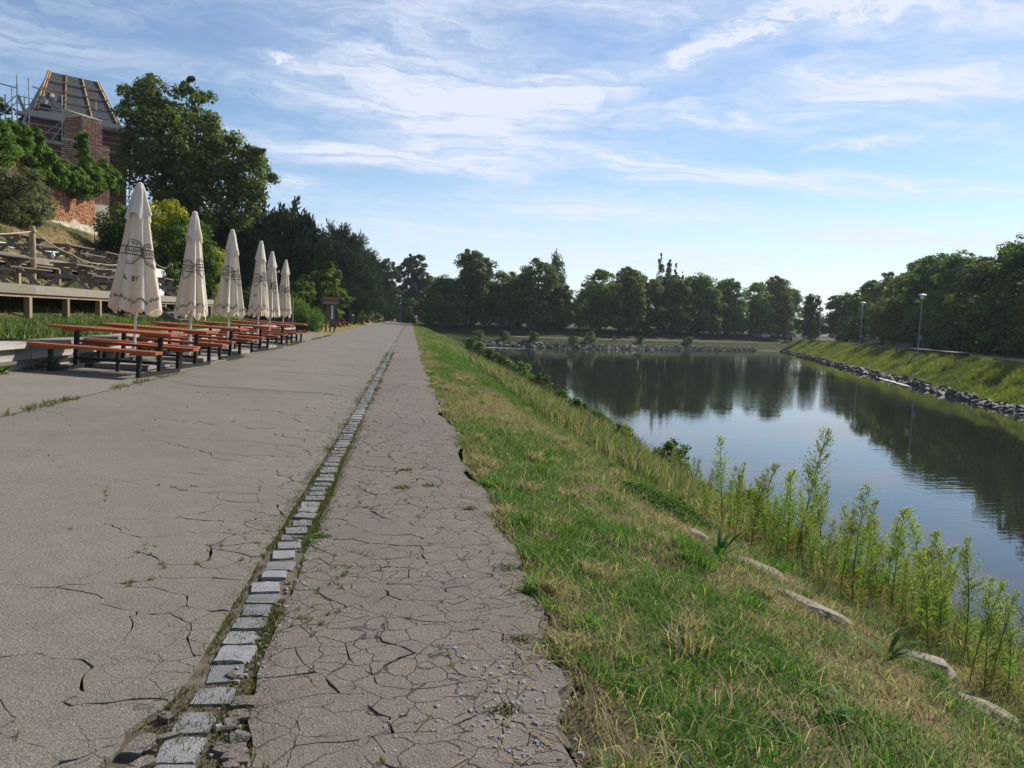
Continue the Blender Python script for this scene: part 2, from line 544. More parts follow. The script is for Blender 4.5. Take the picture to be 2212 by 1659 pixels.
def ordinal(i):
    return ['first', 'second', 'third', 'fourth', 'fifth', 'sixth', 'seventh', 'eighth', 'ninth', 'tenth', 'eleventh', 'twelfth',
            'thirteenth', 'fourteenth', 'fifteenth', 'sixteenth', 'seventeenth', 'eighteenth'][i]


# ------------------------------------------------------------------ terrain
WATER_Z = -2.5


def x_left(y):
    y = np.asarray(y, float)
    return 6.95 + .9 * sstep(y, 16, 6) + .9 * sstep(y, 80, 113) + .5 * (fbm(y * .35, y * 0 + 3.1, 5) - .5)


def y_far(x):
    x = np.asarray(x, float)
    return 113.5 + np.maximum(0, x - 25) * .65 + 1.6 * (fbm(x * .12, x * 0 + 1.7, 8) - .5)


def x_right(y):
    y = np.asarray(y, float)
    return 33 + (y - 37.3) * .375 + 1.0 * (fbm(y * .12, y * 0 + 7.7, 11) - .5)


def zroad(x):
    x = np.asarray(x, float)
    return np.where(x > -.7, 0, np.where(x > -4.35, (-.7 - x) * .047, .1716 + (-4.35 - x) * .04))


def ground(x, y):
    x = np.asarray(x, float); y = np.asarray(y, float)
    xl = x_left(y)
    s = (x - .75) / (xl - .75)
    hb = np.interp(s, [-.02, .0, .17, .36, .70, 1.0, 1.3], [-.06, -.035, -.20, -.70, -1.68, -2.56, -3.6])
    hb = hb + sstep(s, .02, .15) * sstep(s, 1.1, .8) * .16 * (fbm(x * 1.3, y * 1.3, 21) - .5) + sstep(s, .02, .15) * .05 * (fbm(x * 5, y * 5, 22) - .5)
    hb = np.where(s > 1.3, -3.6, hb)
    # left of the path: beneath the road and terrace
    z = np.where(x < .70, zroad(x) - .06, hb)
    near = sstep(y, 46, 42)
    hillA = np.interp(-x, [6.62, 6.85, 10, 13, 16.5, 18.9, 19.4, 22, 30, 60, 400], [.22, .70, .93, 2.0, 4.1, 5.55, 7.6, 8.8, 9.2, 10, 10])
    hillB = np.interp(-x, [6.62, 9, 13, 19, 26, 60, 400], [.26, .5, 2.0, 5.6, 8.6, 10, 10])
    fade = sstep(y, 105, 72)
    hillC = .26 + (hillB - .26) * fade
    hill = hillA * near + hillC * (1 - near)
    hill = hill + sstep(x, -7.2, -9) * .12 * (fbm(x * .9, y * .9, 33) - .5)
    z = np.where(x < -6.62, hill, z)
    # far shore and its two paths
    d = y - y_far(x)
    hf = np.interp(d, [-4, 0, 2.2, 4.6, 7.2, 9, 15.5, 19, 40, 400], [-3.6, -2.56, -1.62, -1.22, -1.18, -.95, .16, .30, .35, .4])
    hf = hf + sstep(d, .4, 3) * .10 * (fbm(x * .7, y * .7, 41) - .5)
    z = np.where(d > -4, np.maximum(z, np.where(x > 1.2, hf, -9)), z)
    # right bank
    d = (x - x_right(y)) * .936
    hr = np.interp(d, [-4, 0, .6, 4.2, 5.2, 7, 60, 500], [-3.6, -2.56, -2.2, -.28, -.08, -.04, .15, .4])
    hr = hr + sstep(d, .3, 2) * sstep(d, 6.5, 4.5) * .55 * (fbm(x * .55, y * .55, 51) - .5)
    z = np.where(d > -4, np.maximum(z, hr), z)
    return z


def axis(spec):
    out = []
    for a, b, st in spec:
        out.append(np.arange(a, b, st))
    return np.unique(np.concatenate(out).round(4))


xs = axis([(-900, -60, 40), (-60, -24, 3), (-24, -6.9, .5), (-6.9, -6.5, .06), (-6.5, .6, 1.2), (.6, 8.6, .16), (8.6, 30, 2), (30, 90, .9), (90, 160, 4), (160, 900, 40), (900, 901, 1)])
ys = axis([(-60, 0, 6), (0, 14, .25), (14, 40, .6), (40, 108, 1.5), (108, 150, .8), (150, 190, 3), (190, 1000, 40), (1000, 1001, 1)])
GX, GY = np.meshgrid(xs, ys)
GZ = ground(GX, GY)
nx, ny = len(xs), len(ys)
idx = np.arange(nx * ny).reshape(ny, nx)
Fg = np.stack([idx[:-1, :-1], idx[:-1, 1:], idx[1:, 1:], idx[1:, :-1]], -1).reshape(-1, 4)


def turf_colour(x, y):
    """soil, straw or turf colour of the bare sheet under the grass, shade painted in"""
    straw = np.array((.15, .115, .07)); soil = np.array((.085, .064, .043)); turf = np.array((.050, .062, .024)); sand = np.array((.30, .24, .15))  # ground tones kept dark so the gaps between blades look shaded
    n = fbm(x * .9, y * .9, 61)[..., None]
    c = turf * (1 - sstep(n, .45, .62)) + straw * sstep(n, .45, .62)
    e = (sstep(x, 1.15, .75) * sstep(x, -2, .6))[..., None]
    c = c * (1 - e) + soil * e
    # right bank top: dry worn lawn and a sandy path
    d = ((x - x_right(y)) * .936)
    tp = (sstep(d, 4.8, 5.6))[..., None]
    pathy = (sstep(d, 5.4, 6.0) * sstep(d, 9.0, 8.2))[..., None]
    c = c * (1 - tp) + (np.array((.15, .13, .06)) * (.8 + .5 * n)) * tp
    c = c * (1 - pathy) + sand * pathy
    df = y - y_far(x)
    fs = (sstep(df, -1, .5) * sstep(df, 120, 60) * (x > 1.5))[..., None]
    fc = np.array((.048, .046, .030)) * (.7 + .7 * n)  # far bank darkened: the shade under its trees is put into the colour
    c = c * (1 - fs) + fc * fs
    hl = (sstep(x, -6.6, -6.9))[..., None]
    low_ = sstep(x, -12.5, -9.5)[..., None]
    hc = turf * (1 - sstep(n, .40, .60) * (1 - .8 * low_)) + np.array((.22, .16, .09)) * sstep(n, .40, .60) * (1 - .8 * low_)
    c = c * (1 - hl) + hc * hl
    dry = (sstep(x, -4.3, -4.6) * sstep(y, 44, 48) * sstep(x, -12, -9))[..., None]
    return c * (1 - dry) + np.array((.28, .22, .10)) * dry


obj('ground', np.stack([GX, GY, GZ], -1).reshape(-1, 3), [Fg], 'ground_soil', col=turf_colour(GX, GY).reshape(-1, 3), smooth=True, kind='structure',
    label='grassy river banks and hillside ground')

obj('river', [(-2, -60, WATER_Z), (140, -60, WATER_Z), (140, 200, WATER_Z), (-2, 200, WATER_Z)], [(0, 1, 2, 3)], 'river_water', kind='structure',
    label='dark calm river water reflecting the trees and sky')


# --------------------------------------------------------------- road, path, terrace
def strip(name, x0s, x1s, ys_, zf, mat, **kw):
    V = []; F = []
    k = 6
    for i, y in enumerate(ys_):
        a, b = x0s(y), x1s(y)
        for j in range(k + 1):
            x = a + (b - a) * j / k
            V.append((x, y, zf(x, y)))
        if i:
            o = (i - 1) * (k + 1)
            F += [(o + j, o + j + 1, o + k + 2 + j, o + k + 1 + j) for j in range(k)]
    return obj(name, V, F, mat, **kw)


def edge_r(y):
    """ragged right edge of the cracked path"""
    y = np.asarray(y, float)
    return .66 - .20 * sstep(y, 4, 20) + .30 * (fbm(y * 1.3, y * 0 + 2.2, 71) - .5) + .16 * (fbm(y * 5, y * 0 + 5.2, 72) - .5)


YB = 27.0   # the cracked pieces are built as far as here, the material goes on beyond
ylong = np.concatenate([np.arange(YB, 60, 1.0), np.arange(60, 170, 5)])
road = strip('road', lambda y: -4.36 - .5 * sstep(y, 44, 52), lambda y: -.80, ylong, lambda x, y: float(zroad(x)), 'road_far', kind='structure',
             label='broad grey asphalt road running away along the river')
path = strip('path', lambda y: -.60, edge_r, ylong, lambda x, y: 0.0, 'path_far', kind='structure', label='narrow cracked asphalt path between cobbles and grass')
strip('road_bed', lambda y: -4.40, lambda y: float(edge_r(y)) + .03, np.concatenate([np.arange(-4, 1, .5), np.arange(1, 12, .08), np.arange(12, YB + .3, .4)]), lambda x, y: float(zroad(x)) - .022, 'soil', kind='structure',
      label='dark soil showing in the cracks of the road')
terrace = strip('terrace', lambda y: -6.80, lambda y: -4.37, np.arange(-4, 47, .5), lambda x, y: float(zroad(x)) + .004, 'terrace_asphalt', kind='structure',
                label='worn asphalt terrace under the beer tables')


def clip(poly, nx_, ny_, c):
    """keep the part of poly where n.p <= c"""
    out = []
    for i in range(len(poly)):
        a = poly[i]; b = poly[(i + 1) % len(poly)]
        da = a[0] * nx_ + a[1] * ny_ - c; db = b[0] * nx_ + b[1] * ny_ - c
        if da <= 0:
            out.append(a)
        if (da < 0 < db) or (db < 0 < da):
            t = da / (da - db)
            out.append((a[0] + (b[0] - a[0]) * t, a[1] + (b[1] - a[1]) * t))
    return out


def seeds_for(x0, x1, y0, y1, spacing, rs, tries=9000, fixed=()):
    P = [tuple(p) for p in fixed]
    for _ in range(tries):
        x = rs.uniform(x0, x1); y = rs.uniform(y0, y1)
        s = spacing(x, y)
        if all((x - a) ** 2 + ((y - b) * .85) ** 2 > s * s for a, b in P):
            P.append((x, y))
    return P


CRACKS = []


def plates(parent, x0, x1f, y0, y1, spacing, width, rs, mat, fixed=(), tries=6000, nmax=300):
    S = np.array(seeds_for(x0, x1f(5.0), y0, y1, spacing, rs, tries, fixed))
    rest = MB(); polys = []
    for i, (sx, sy) in enumerate(S):
        sp = spacing(sx, sy)
        poly = [(x0, y0), (x1f(5.0) + .22, y0), (x1f(5.0) + .22, y1), (x0, y1)]
        dd = np.hypot(S[:, 0] - sx, S[:, 1] - sy)
        for j in np.argsort(dd)[1:26]:
            ox, oy = S[j]
            L = dd[j]
            if L > 5 * sp + 2.5:
                break
            nx_, ny_ = (ox - sx) / L, (oy - sy) / L
            k = (min(i, j) * 7919 + max(i, j) * 104729) % 1000 / 1000.0
            w = width((sx + ox) / 2, (sy + oy) / 2) * (0.0 if k < .20 else .40 + 1.05 * ((k - .20) / .80) ** 2)
            poly = clip(poly, nx_, ny_, nx_ * (sx + ox) / 2 + ny_ * (sy + oy) / 2 - w / 2)
            if len(poly) < 3:
                break
        if len(poly) < 3:
            continue
        pts = []
        for a, b in zip(poly, poly[1:] + poly[:1]):
            L = math.hypot(b[0] - a[0], b[1] - a[1])
            n = max(1, min(40, int(L / (.05 if sy < 9 else .12))))
            for t in range(n):
                pts.append((a[0] + (b[0] - a[0]) * t / n, a[1] + (b[1] - a[1]) * t / n))
        A = np.array(pts)
        if len(A) < 3:
            continue
        edge = np.minimum(np.minimum(A[:, 0] - x0, 9), 9)
        amp = np.clip(np.minimum(A[:, 0] - x0, 1) * 6, 0, 1) * np.clip(np.minimum(A[:, 1] - y0, y1 - A[:, 1]) * 6, 0, 1)
        dx = (fbm(A[:, 0] * 2.6, A[:, 1] * 2.6, 81) - .5) * .34 + (fbm(A[:, 0] * 16, A[:, 1] * 16, 82) - .5) * .035
        dy = (fbm(A[:, 0] * 2.6, A[:, 1] * 2.6, 83) - .5) * .34 + (fbm(A[:, 0] * 16, A[:, 1] * 16, 84) - .5) * .035
        dx = dx + (fbm(A[:, 0] * 7, A[:, 1] * 7, 85) - .5) * .09
        dy = dy + (fbm(A[:, 0] * 7, A[:, 1] * 7, 86) - .5) * .09
        A = A + np.stack([dx, dy], 1) * amp[:, None]
        if x1f(5.0) > 0:
            if (A[:, 0] - edge_r(A[:, 1])).min() > -.03:
                continue
            A[:, 0] = np.minimum(A[:, 0], edge_r(A[:, 1]) + .03 * (vnoise(A[:, 1] * 14, A[:, 0] * 0, 5) - .5))
            A[:, 0] = np.maximum(A[:, 0], -.60 + (.06 + .20 * sstep(A[:, 1], 3.3, 2.3)) * fbm(A[:, 1] * 3.5, A[:, 0] * 0, 87) * sstep(A[:, 1], 9, 4))
        else:
            A[:, 0] = np.minimum(A[:, 0], -.80 - (.03 + .22 * sstep(A[:, 1], 3.1, 2.2)) * fbm(A[:, 1] * 3.5, A[:, 0] * 0, 88) * sstep(A[:, 1], 9, 4))
        if np.ptp(A[:, 0]) < .02:
            continue
        polys.append((sy, A))
        for q in A[::3]:
            CRACKS.append((q[0], q[1]))
    polys.sort(key=lambda t: t[0])
    for k, (sy, A) in enumerate(polys):
        c = A.mean(0)
        tx = ty = 0.0
        dz = .002
        n = len(A)
        z = zroad(A[:, 0]) + dz + (A[:, 0] - c[0]) * tx + (A[:, 1] - c[1]) * ty * .5
        top = np.column_stack([A, z])
        ins = A + (c - A) * (.0015 / np.maximum(.02, np.hypot(*(A - c).T)))[:, None]
        topi = np.column_stack([ins, z]); rim = np.column_stack([A, z - .0015]); bot = np.column_stack([A, z - .045])
        V = np.concatenate([topi, rim, bot])
        F = [tuple(range(n))]
        for j in range(n):
            j2 = (j + 1) % n
            F.append((n + j, n + j2, j2, j)); F.append((2 * n + j, 2 * n + j2, n + j2, n + j))
        if k < nmax:
            obj('asphalt_piece', V, F, mat, parent)
        else:
            rest.add(V.tolist(), F)
    if rest.V:
        rest.build('asphalt_pieces_far', mat, parent, kind='stuff')


rsd = random.Random(4)
# pieces seen in the photograph at the near end of the road, then random ones
fix_road = [(-1.16, 2.30), (-1.55, 2.62), (-1.30, 2.95), (-1.02, 2.62), (-.98, 3.05), (-.93, 2.28), (-1.12, 3.42), (-.92, 3.55), (-1.42, 3.42), (-.95, 3.95),
            (-1.18, 3.85), (-2.2, 2.6), (-2.3, 3.6), (-1.75, 4.4), (-2.6, 5.2), (-3.6, 4.0), (-3.6, 6.6), (-2.2, 7.1), (-3.5, 9.6)]
plates(road, -4.36, lambda y: -.80, .6, YB, lambda x, y: .11 + .15 * float(fbm(y * .8, x * 2, 90)) + .10 * float(sstep(y, 4, 2.5)) + 4.2 * float(sstep(x + .6 * float(fbm(y * .5, 0, 91) - .5), -1.3, -2.6)),
       lambda x, y: .0055 * (.5 + 1.3 * float(sstep(x, -2.2, -1.2))) + .006 * float(sstep(y, 3.6, 2.2)), rsd, 'road_asphalt', fix_road, 9000)
plates(path, -.60, lambda y: .62, .6, YB, lambda x, y: .06 + .25 * float(fbm(x * 1.6, y * .55, 93)) ** 1.2 + .15 * float(sstep(x, -.25, .35)),
       lambda x, y: .0080 - .003 * float(sstep(x, .0, .4)), rsd, 'path_asphalt', (), 9000)


# one row of granite setts
def lump(seed, sx, sy, sz, rough=.12, cuts=2, flat=.0):
    """a rounded, chipped stone as verts/faces"""
    bm = bmesh.new()
    bmesh.ops.create_cube(bm, size=1)
    bmesh.ops.subdivide_edges(bm, edges=bm.edges[:], cuts=cuts, use_grid_fill=True)
    rr = random.Random(seed)
    o = Vector((rr.uniform(0, 50), rr.uniform(0, 50), rr.uniform(0, 50)))
    from mathutils import noise as mn
    for v in bm.verts:
        p = v.co * 2
        k = max(abs(p.x), abs(p.y), abs(p.z))
        s = p.normalized() * k
        p = p.lerp(s, .22 + flat)
        p += Vector(mn.noise_vector(p * 1.3 + o)) * rough
        v.co = Vector((p.x * .5 * sx, p.y * .5 * sy, p.z * .5 * sz))
    V = [tuple(v.co) for v in bm.verts]
    F = [tuple(w.index for w in f.verts) for f in bm.faces]
    bm.free()
    return V, F


cobble = strip('cobble_strip', lambda y: -.82, lambda y: -.57, np.concatenate([np.arange(-4, 30, .5), np.arange(30, 120, 3)]), lambda x, y: -.007 if y < 44 else .002, 'soil', kind='structure',
               label='single row of granite setts dividing road and path')
sett_me = [mk_mesh('sett', *lump(500 + i, 1, 1, 1, .13, 3, .0), 'sett') for i in range(7)]
rs = random.Random(8)
y = .8; n = 0
while y < 47 and n < 295:
    L = rs.uniform(.115, .165) if y > 3.2 else rs.uniform(.12, .17)
    if not (2.45 < y < 2.62):
        w = rs.uniform(.125, .165)
        add('sett', sett_me[n % 7], cobble, (-.695 + rs.uniform(-.012, .012), y + L / 2, -.030 + rs.uniform(-.006, .005)),
            (rs.uniform(-.03, .02), rs.uniform(-.03, .03), rs.uniform(-.16, .16)), (w, L, .075))
        n += 1
    y += L + rs.uniform(.010, .050)

# ------------------------------------------------------------------ blades and leaves
rng = np.random.default_rng(7)


def grass(name, P, h, w, col, lean=.55, five=True, mat='grass_blade', parent=None, **kw):
    n = len(P)
    a = rng.uniform(0, 2 * np.pi, n); b = rng.uniform(0, 2 * np.pi, n)
    h = np.broadcast_to(np.asarray(h, float), n)[:, None]; w = np.broadcast_to(np.asarray(w, float), n)[:, None]
    side = np.stack([np.cos(a), np.sin(a), np.zeros(n)], 1) * w * .5
    L = np.stack([np.cos(b), np.sin(b), np.zeros(n)], 1) * (rng.uniform(.1, 1, n) * lean)[:, None] * h
    upv = np.array((0, 0, 1.0))
    P = P - upv * .01
    tip = P + upv * h * rng.uniform(.65, 1, n)[:, None] + L
    col = np.asarray(col)
    if five:
        mid = P + upv * h * .55 + L * .32
        V = np.stack([P - side, P + side, mid + side * .75, mid - side * .75, tip], 1).reshape(-1, 3)
        k = np.arange(n)[:, None] * 5
        F = [k + np.array([0, 1, 2, 3]), k + np.array([3, 2, 4])]
        C = np.repeat(col, 5, 0)
    else:
        V = np.stack([P - side, P + side, tip], 1).reshape(-1, 3)
        k = np.arange(n)[:, None] * 3
        F = [k + np.array([0, 1, 2])]
        C = np.repeat(col, 3, 0)
    return obj(name, V, F, mat, parent, col=C, **kw)


def leaf_arrays(P, N, size, aspect=.6, droop=.0, fold=.12):
    n = len(P)
    N = N / np.maximum(1e-6, np.linalg.norm(N, axis=1))[:, None]
    r = rng.normal(size=(n, 3))
    t = np.cross(N, r); t /= np.maximum(1e-6, np.linalg.norm(t, axis=1))[:, None]
    t[:, 2] -= droop
    t /= np.maximum(1e-6, np.linalg.norm(t, axis=1))[:, None]
    b = np.cross(N, t)
    s = np.broadcast_to(np.asarray(size, float), n)[:, None]
    V = np.stack([P - t * s * .5, P + b * s * aspect * .5 + N * s * fold, P + t * s * .5, P - b * s * aspect * .5 + N * s * fold], 1)
    return V.reshape(-1, 3), np.arange(n * 4).reshape(n, 4)


def needle_arrays(P, D, length, width):
    """slender sprays starting at P and pointing along D"""
    n = len(P)
    D = D / np.maximum(1e-6, np.linalg.norm(D, axis=1))[:, None]
    b = np.cross(D, rng.normal(size=(n, 3))); b /= np.maximum(1e-6, np.linalg.norm(b, axis=1))[:, None]
    l = np.broadcast_to(np.asarray(length, float), n)[:, None]
    w = np.broadcast_to(np.asarray(width, float), n)[:, None]
    V = np.stack([P, P + D * l * .5 + b * w * .5, P + D * l, P + D * l * .5 - b * w * .5], 1)
    return V.reshape(-1, 3), np.arange(n * 4).reshape(n, 4)


def tint(n, base, var=.3, yellow=.0):
    base = np.array(base)
    k = rng.uniform(1 - var, 1 + var, n)[:, None]
    c = base * k
    y = (rng.uniform(0, 1, n) < yellow)[:, None]
    return np.where(y, c * np.array((2.2, 1.5, .8)), c)


def rand_dirs(n, upb=.0):
    d = rng.normal(size=(n, 3)); d[:, 2] += upb
    return d / np.linalg.norm(d, axis=1)[:, None]

# ------------------------------------------------------------------ trees
def crown(lobes, nclump, per, size, cs=.24, fill=1500, base=(.05, .09, .028), yellow=.03, droop=.35, var=.35, flat=.75, aspect=.6):
    lobes = np.array(lobes, float)
    wgt = lobes[:, 3] * lobes[:, 5]; wgt = wgt / wgt.sum()
    li = rng.choice(len(lobes), nclump, p=wgt)
    d = rand_dirs(nclump, .15)
    f = rng.uniform(.55, 1.03, nclump) ** .7
    C = lobes[li, :3] + d * lobes[li, 3:6] * f[:, None]
    cr = lobes[li, 3:6].mean(1) * cs * rng.uniform(.7, 1.35, nclump)
    ccol = tint(nclump, base, .22)
    k = np.repeat(np.arange(nclump), per)
    dd = rand_dirs(len(k), .45)
    P = C[k] + dd * cr[k][:, None] * rng.uniform(.5, 1.08, len(k))[:, None] * np.array((1, 1, flat))
    N = dd + np.array((0, 0, .55)) + rng.normal(size=dd.shape) * .35
    col = ccol[k] * rng.uniform(1 - var, 1 + var, len(k))[:, None]
    yl = rng.uniform(size=len(k)) < yellow
    col[yl] = col[yl] * np.array((2.1, 1.45, .8))
    # leaves deep inside
    li = rng.choice(len(lobes), fill, p=wgt)
    Pf = lobes[li, :3] + rand_dirs(fill) * lobes[li, 3:6] * (rng.uniform(0, .8, fill))[:, None]
    P = np.concatenate([P, Pf]); N = np.concatenate([N, rand_dirs(fill, .5)])
    col = np.concatenate([col, tint(fill, base, .2)])
    sz = np.concatenate([size * rng.uniform(.7, 1.35, len(k)), size * 1.7 * np.ones(fill)])
    V, F = leaf_arrays(P, N, sz, aspect, droop)
    return V, F, np.repeat(col, 4, 0), C


def trunk_limbs(h, r, C, n=7, lean=(0, 0), fork=.3, seed=0):
    rr = random.Random(seed)
    b = MB()
    pts = [(0, 0, -.3), (lean[0] * .2 + rr.uniform(-.05, .05), lean[1] * .2, h * .18), (lean[0] * .55, lean[1] * .55 + rr.uniform(-.1, .1), h * .45), (lean[0], lean[1], h * .8)]
    b.limb(pts, [r * 1.35, r, r * .75, r * .2], 9)
    for i in range(n):
        c = C[rr.randrange(len(C))]
        s = rr.uniform(fork, .6)
        p0 = Vector((lean[0] * s, lean[1] * s, h * s))
        p1 = Vector(tuple(c))
        mid = p0.lerp(p1, .5) + Vector((rr.uniform(-.2, .2), rr.uniform(-.2, .2), .25))
        b.limb([p0, mid, p1], [r * .42, r * .26, r * .07], 5)
    return b


TREE_ME = {}


def proto_tree(key, lobes, h, r, bark='bark', mat='leaf', nl=7, lean=(0, 0), **kw):
    V, F, c, C = crown(lobes, **kw)
    cm = mk_mesh('crown_' + key, V, [F], mat, c)
    t = trunk_limbs(h, r, C, nl, lean, seed=len(TREE_ME))
    tm = mk_mesh('trunk_' + key, t.V, t.F, bark, smooth=True)
    TREE_ME[key] = (tm, cm)


def plant_tree(name, key, x, y, z, s, sz, rz, label, cat='tree', group=None):
    t = thing(name, label, cat, (x, y, z), rz, group, scale=(s, s, sz))
    add('trunk', TREE_ME[key][0], t)
    add('crown', TREE_ME[key][1], t)
    return t


NCH = 6
for i in range(NCH):
    q = random.Random(40 + i)
    lob = [(0, 0, 2.1, 3.7, 3.7, 2.2), (0, 0, 5.0, 3.7, 3.7, 3.5), (q.uniform(-.5, .5), q.uniform(-.5, .5), 8.4, 2.9, 2.9, 3.1), (q.uniform(-.8, .8), q.uniform(-.8, .8), 10.2, 1.7, 1.7, 1.7)]
    for k in range(5):
        a = q.uniform(0, 6.28); zz = q.uniform(1.8, 9.3)
        rr = 2.9 if zz < 7 else 2.0
        lob.append((math.cos(a) * rr, math.sin(a) * rr, zz, q.uniform(1.1, 1.8), q.uniform(1.1, 1.8), q.uniform(1.2, 1.9)))
    proto_tree('chestnut%d' % i, lob, 11, .36, nclump=(230, 200, 150, 210, 135, 180)[i], per=85, size=.36, cs=(.26, .24, .30, .26, .27, .24)[i], fill=(2600, 2200, 900, 2400, 600, 1600)[i], base=((.085, .135, .034), (.075, .125, .036), (.092, .140, .032), (.105, .135, .030), (.080, .130, .040), (.085, .140, .036))[i], yellow=.05 if i != 3 else .10, droop=.45)

# far bank row
farL = [(5.6, 132, 8.6), (10.7, 134, 13.5), (16.2, 135, 10.0), (19.6, 138, 9.6), (22.2, 134, 12.4), (26.0, 136, 9.0), (29.3, 146, 6.2)]
for i, (x, y, top) in enumerate(farL):
    x, y, top = x * .968, y * .968, 1.45 + (top - 1.45) * .968
    z = float(ground(x, y))
    s = (top - z) / 11.9
    nm = ['low rounded chestnut at the far end of the road, beside the purple bush', 'tallest chestnut on the far bank with a broad loose top', 'dense chestnut just beyond the tallest one on the far bank',
          'dark chestnut filling the dip before the domed one', 'tall domed chestnut standing just before the slim poplar', 'chestnut standing in front of the slim poplar', 'small pale tree in the gap after the poplar'][i]
    plant_tree('chestnut_tree', 'chestnut%d' % (i % NCH), x, y, z, (1.12 if i in (1, 4) else 1.0) if i < 6 else .5, s, i * 1.3, nm, group='chestnuts on the far bank')
farR = [(34.3, 139.6, 11.4), (40.2, 143.5, 12.2), (46.0, 147, 11.2), (52.8, 151.5, 12.4), (60.5, 156.5, 12.9), (69, 162, 12.8), (77.5, 167.5, 12.2), (84, 172, 14.0), (90, 176, 12.4)]
for i, (x, y, top) in enumerate(farR):
    x, y, top = x * .965, y * .965, 1.45 + (top - 1.45) * .965
    z = float(ground(x, y))
    plant_tree('chestnut_tree', 'chestnut%d' % ((i + 2) % NCH), x, y, z, 1.12 + .06 * math.sin(i * 2.1) + .014 * i, (top - z) / 11.9, i * 2.1 + .4,
               'chestnut in the unbroken far bank row, %s to the right of the gap' % ordinal(i), group='chestnuts on the far bank')
for i, (x, y, top) in enumerate([(8, 146, 9), (14, 147, 9.5), (20, 149, 9), (37, 155, 10), (44, 158, 10.5), (56, 166, 11), (66, 174, 11.5), (75, 180, 11.5)]):
    z = float(ground(x, y))
    plant_tree('chestnut_tree', 'chestnut%d' % ((i * 2 + 1) % NCH), x, y, z, 1.2, (top - z) / 11.9, i * .9, 'second-row tree half hidden behind the far bank chestnuts, %s from the road' % ordinal(i), group='second row behind the far bank')
# right bank row: photo positions
rightT = [(a * 1.035, b * 1.035, 1.45 + (c - 1.45) * 1.035) for a, b, c in [(78.5, 143, 9.2), (80, 133, 9.0), (77.5, 124, 9.6), (74.5, 113.5, 11.4), (71.5, 104.5, 10.4), (67.8, 95.5, 11.8), (64.2, 87.0, 12.0), (61.2, 79.0, 11.2), (58.0, 69.8, 11.0), (55.5, 62.5, 11.6), (52.5, 54.5, 12)]]
for i, (x, y, top) in enumerate(rightT):
    z = float(ground(x, y))
    plant_tree('chestnut_tree', 'chestnut%d' % ((i * 5 + 1) % NCH), x, y, z, .62 if i == 0 else 1.12 + .07 * math.sin(i * 1.7), (top - z) / 11.9, i * 1.9,
               'slim lone chestnut beside the parked cars' if i == 0 else 'chestnut behind the street lamps on the right bank, %s from the parked cars' % ordinal(i - 1), group='chestnuts on the right bank')
for i, (x, y, top) in enumerate([(86, 122, 9.6), (83, 111, 10), (79.5, 101, 10.5), (76, 92, 10.5), (72.5, 83, 10.4), (69.5, 75, 10.2), (66, 67, 10), (63, 59, 10)]):
    z = float(ground(x, y))
    plant_tree('chestnut_tree', 'chestnut%d' % ((i * 3 + 2) % NCH), x, y, z, 1.2, (top - z) / 11.9, i * .8, 'back-row tree half hidden behind the right bank chestnuts, %s from the parked cars' % ordinal(i), group='second row on the right bank')

# low undergrowth between the right bank trunks
lob = [(0, 0, .9, 1.6, 1.4, 1.1), (1.2, .3, .7, 1.1, 1.1, .9), (-1.1, -.2, .6, 1, 1, .8)]
proto_tree('shrub', lob, .8, .05, nclump=60, per=55, size=.24, cs=.30, fill=250, base=(.085, .15, .03), yellow=.05, nl=5)
for i, (x, y, s) in enumerate([(70, 86, 1.5), (75, 98, 1.4), (66.5, 76, 1.6), (80.5, 110, 1.4), (63, 66, 1.6), (60, 58, 1.5), (83, 118, 1.3), (73, 92, 1.2)]):
    plant_tree('shrub', 'shrub', x, y, float(ground(x, y)), s, s * 1.2, i * 1.1, 'sunlit shrub glimpsed between the right bank trunks, %s of them' % ordinal(i), 'shrub', 'shrubs between the right bank trunks')

# poplars
def poplar(key, stems, hh):
    lob = []
    for (px, py, h0, hgt, r) in stems:
        for t in np.linspace(.12, 1, 9):
            rr = r * (math.sin(min(1, t * 1.05) * math.pi) ** .6 * .8 + .25)
            lob.append((px, py, h0 + hgt * t * .95, rr, rr, hgt * .085))
    proto_tree(key, lob, hh, .25, nclump=170, per=55, size=.36, cs=.45, fill=500, base=(.060, .10, .04), droop=-.7, flat=1.5, yellow=.02)


poplar('poplar_a', [(0, 0, 1, 16.5, 2.0), (1.5, .3, 1, 14.8, 1.4)], 16)
poplar('poplar_b', [(0, 0, 3, 14.2, 1.0), (2.1, 0, 3, 13.3, .95), (4.0, .2, 3, 12.2, .85), (5.6, 0, 3, 11.2, .7)], 13)
plant_tree('poplar_tree', 'poplar_a', 31.4, 168, .4, .95, .96, 0, 'tall slim poplar rising above the far bank chestnuts')
plant_tree('poplar_tree', 'poplar_b', 60.0, 182, .4, 1.0, 1.06, 0, 'clump of slender poplar tips above the middle of the far bank row')

# big lime tree beside the tower
lob = []
for (x, z, r, yy) in [(-18.9, 15.2, 1.9, 0), (-18.0, 13.3, 2.3, 1), (-15.8, 15.0, 2.0, .5), (-16.2, 12.4, 2.8, -.5), (-13.9, 13.2, 1.7, 0), (-12.9, 11.2, 2.2, .3),
                      (-11.4, 12.0, 1.35, 0), (-11.3, 10.3, 1.5, -.4), (-14.6, 9.7, 2.7, 0), (-17.6, 10.2, 2.3, -.6), (-19.2, 12.0, 1.3, .4), (-18.5, 16.3, 1.0, 0), (-15.6, 16.4, .9, 0), (-12.6, 9.0, 1.9, 0), (-17.0, 8.2, 1.8, 0)]:
    lob.append((x + 15.4, yy, z - 5.6, r, r * 1.25, r))
proto_tree('lime', lob, 9, .45, nclump=330, per=95, size=.25, cs=.28, fill=2600, base=(.075, .108, .030), yellow=.12, droop=.3, mat='leaf', nl=16)
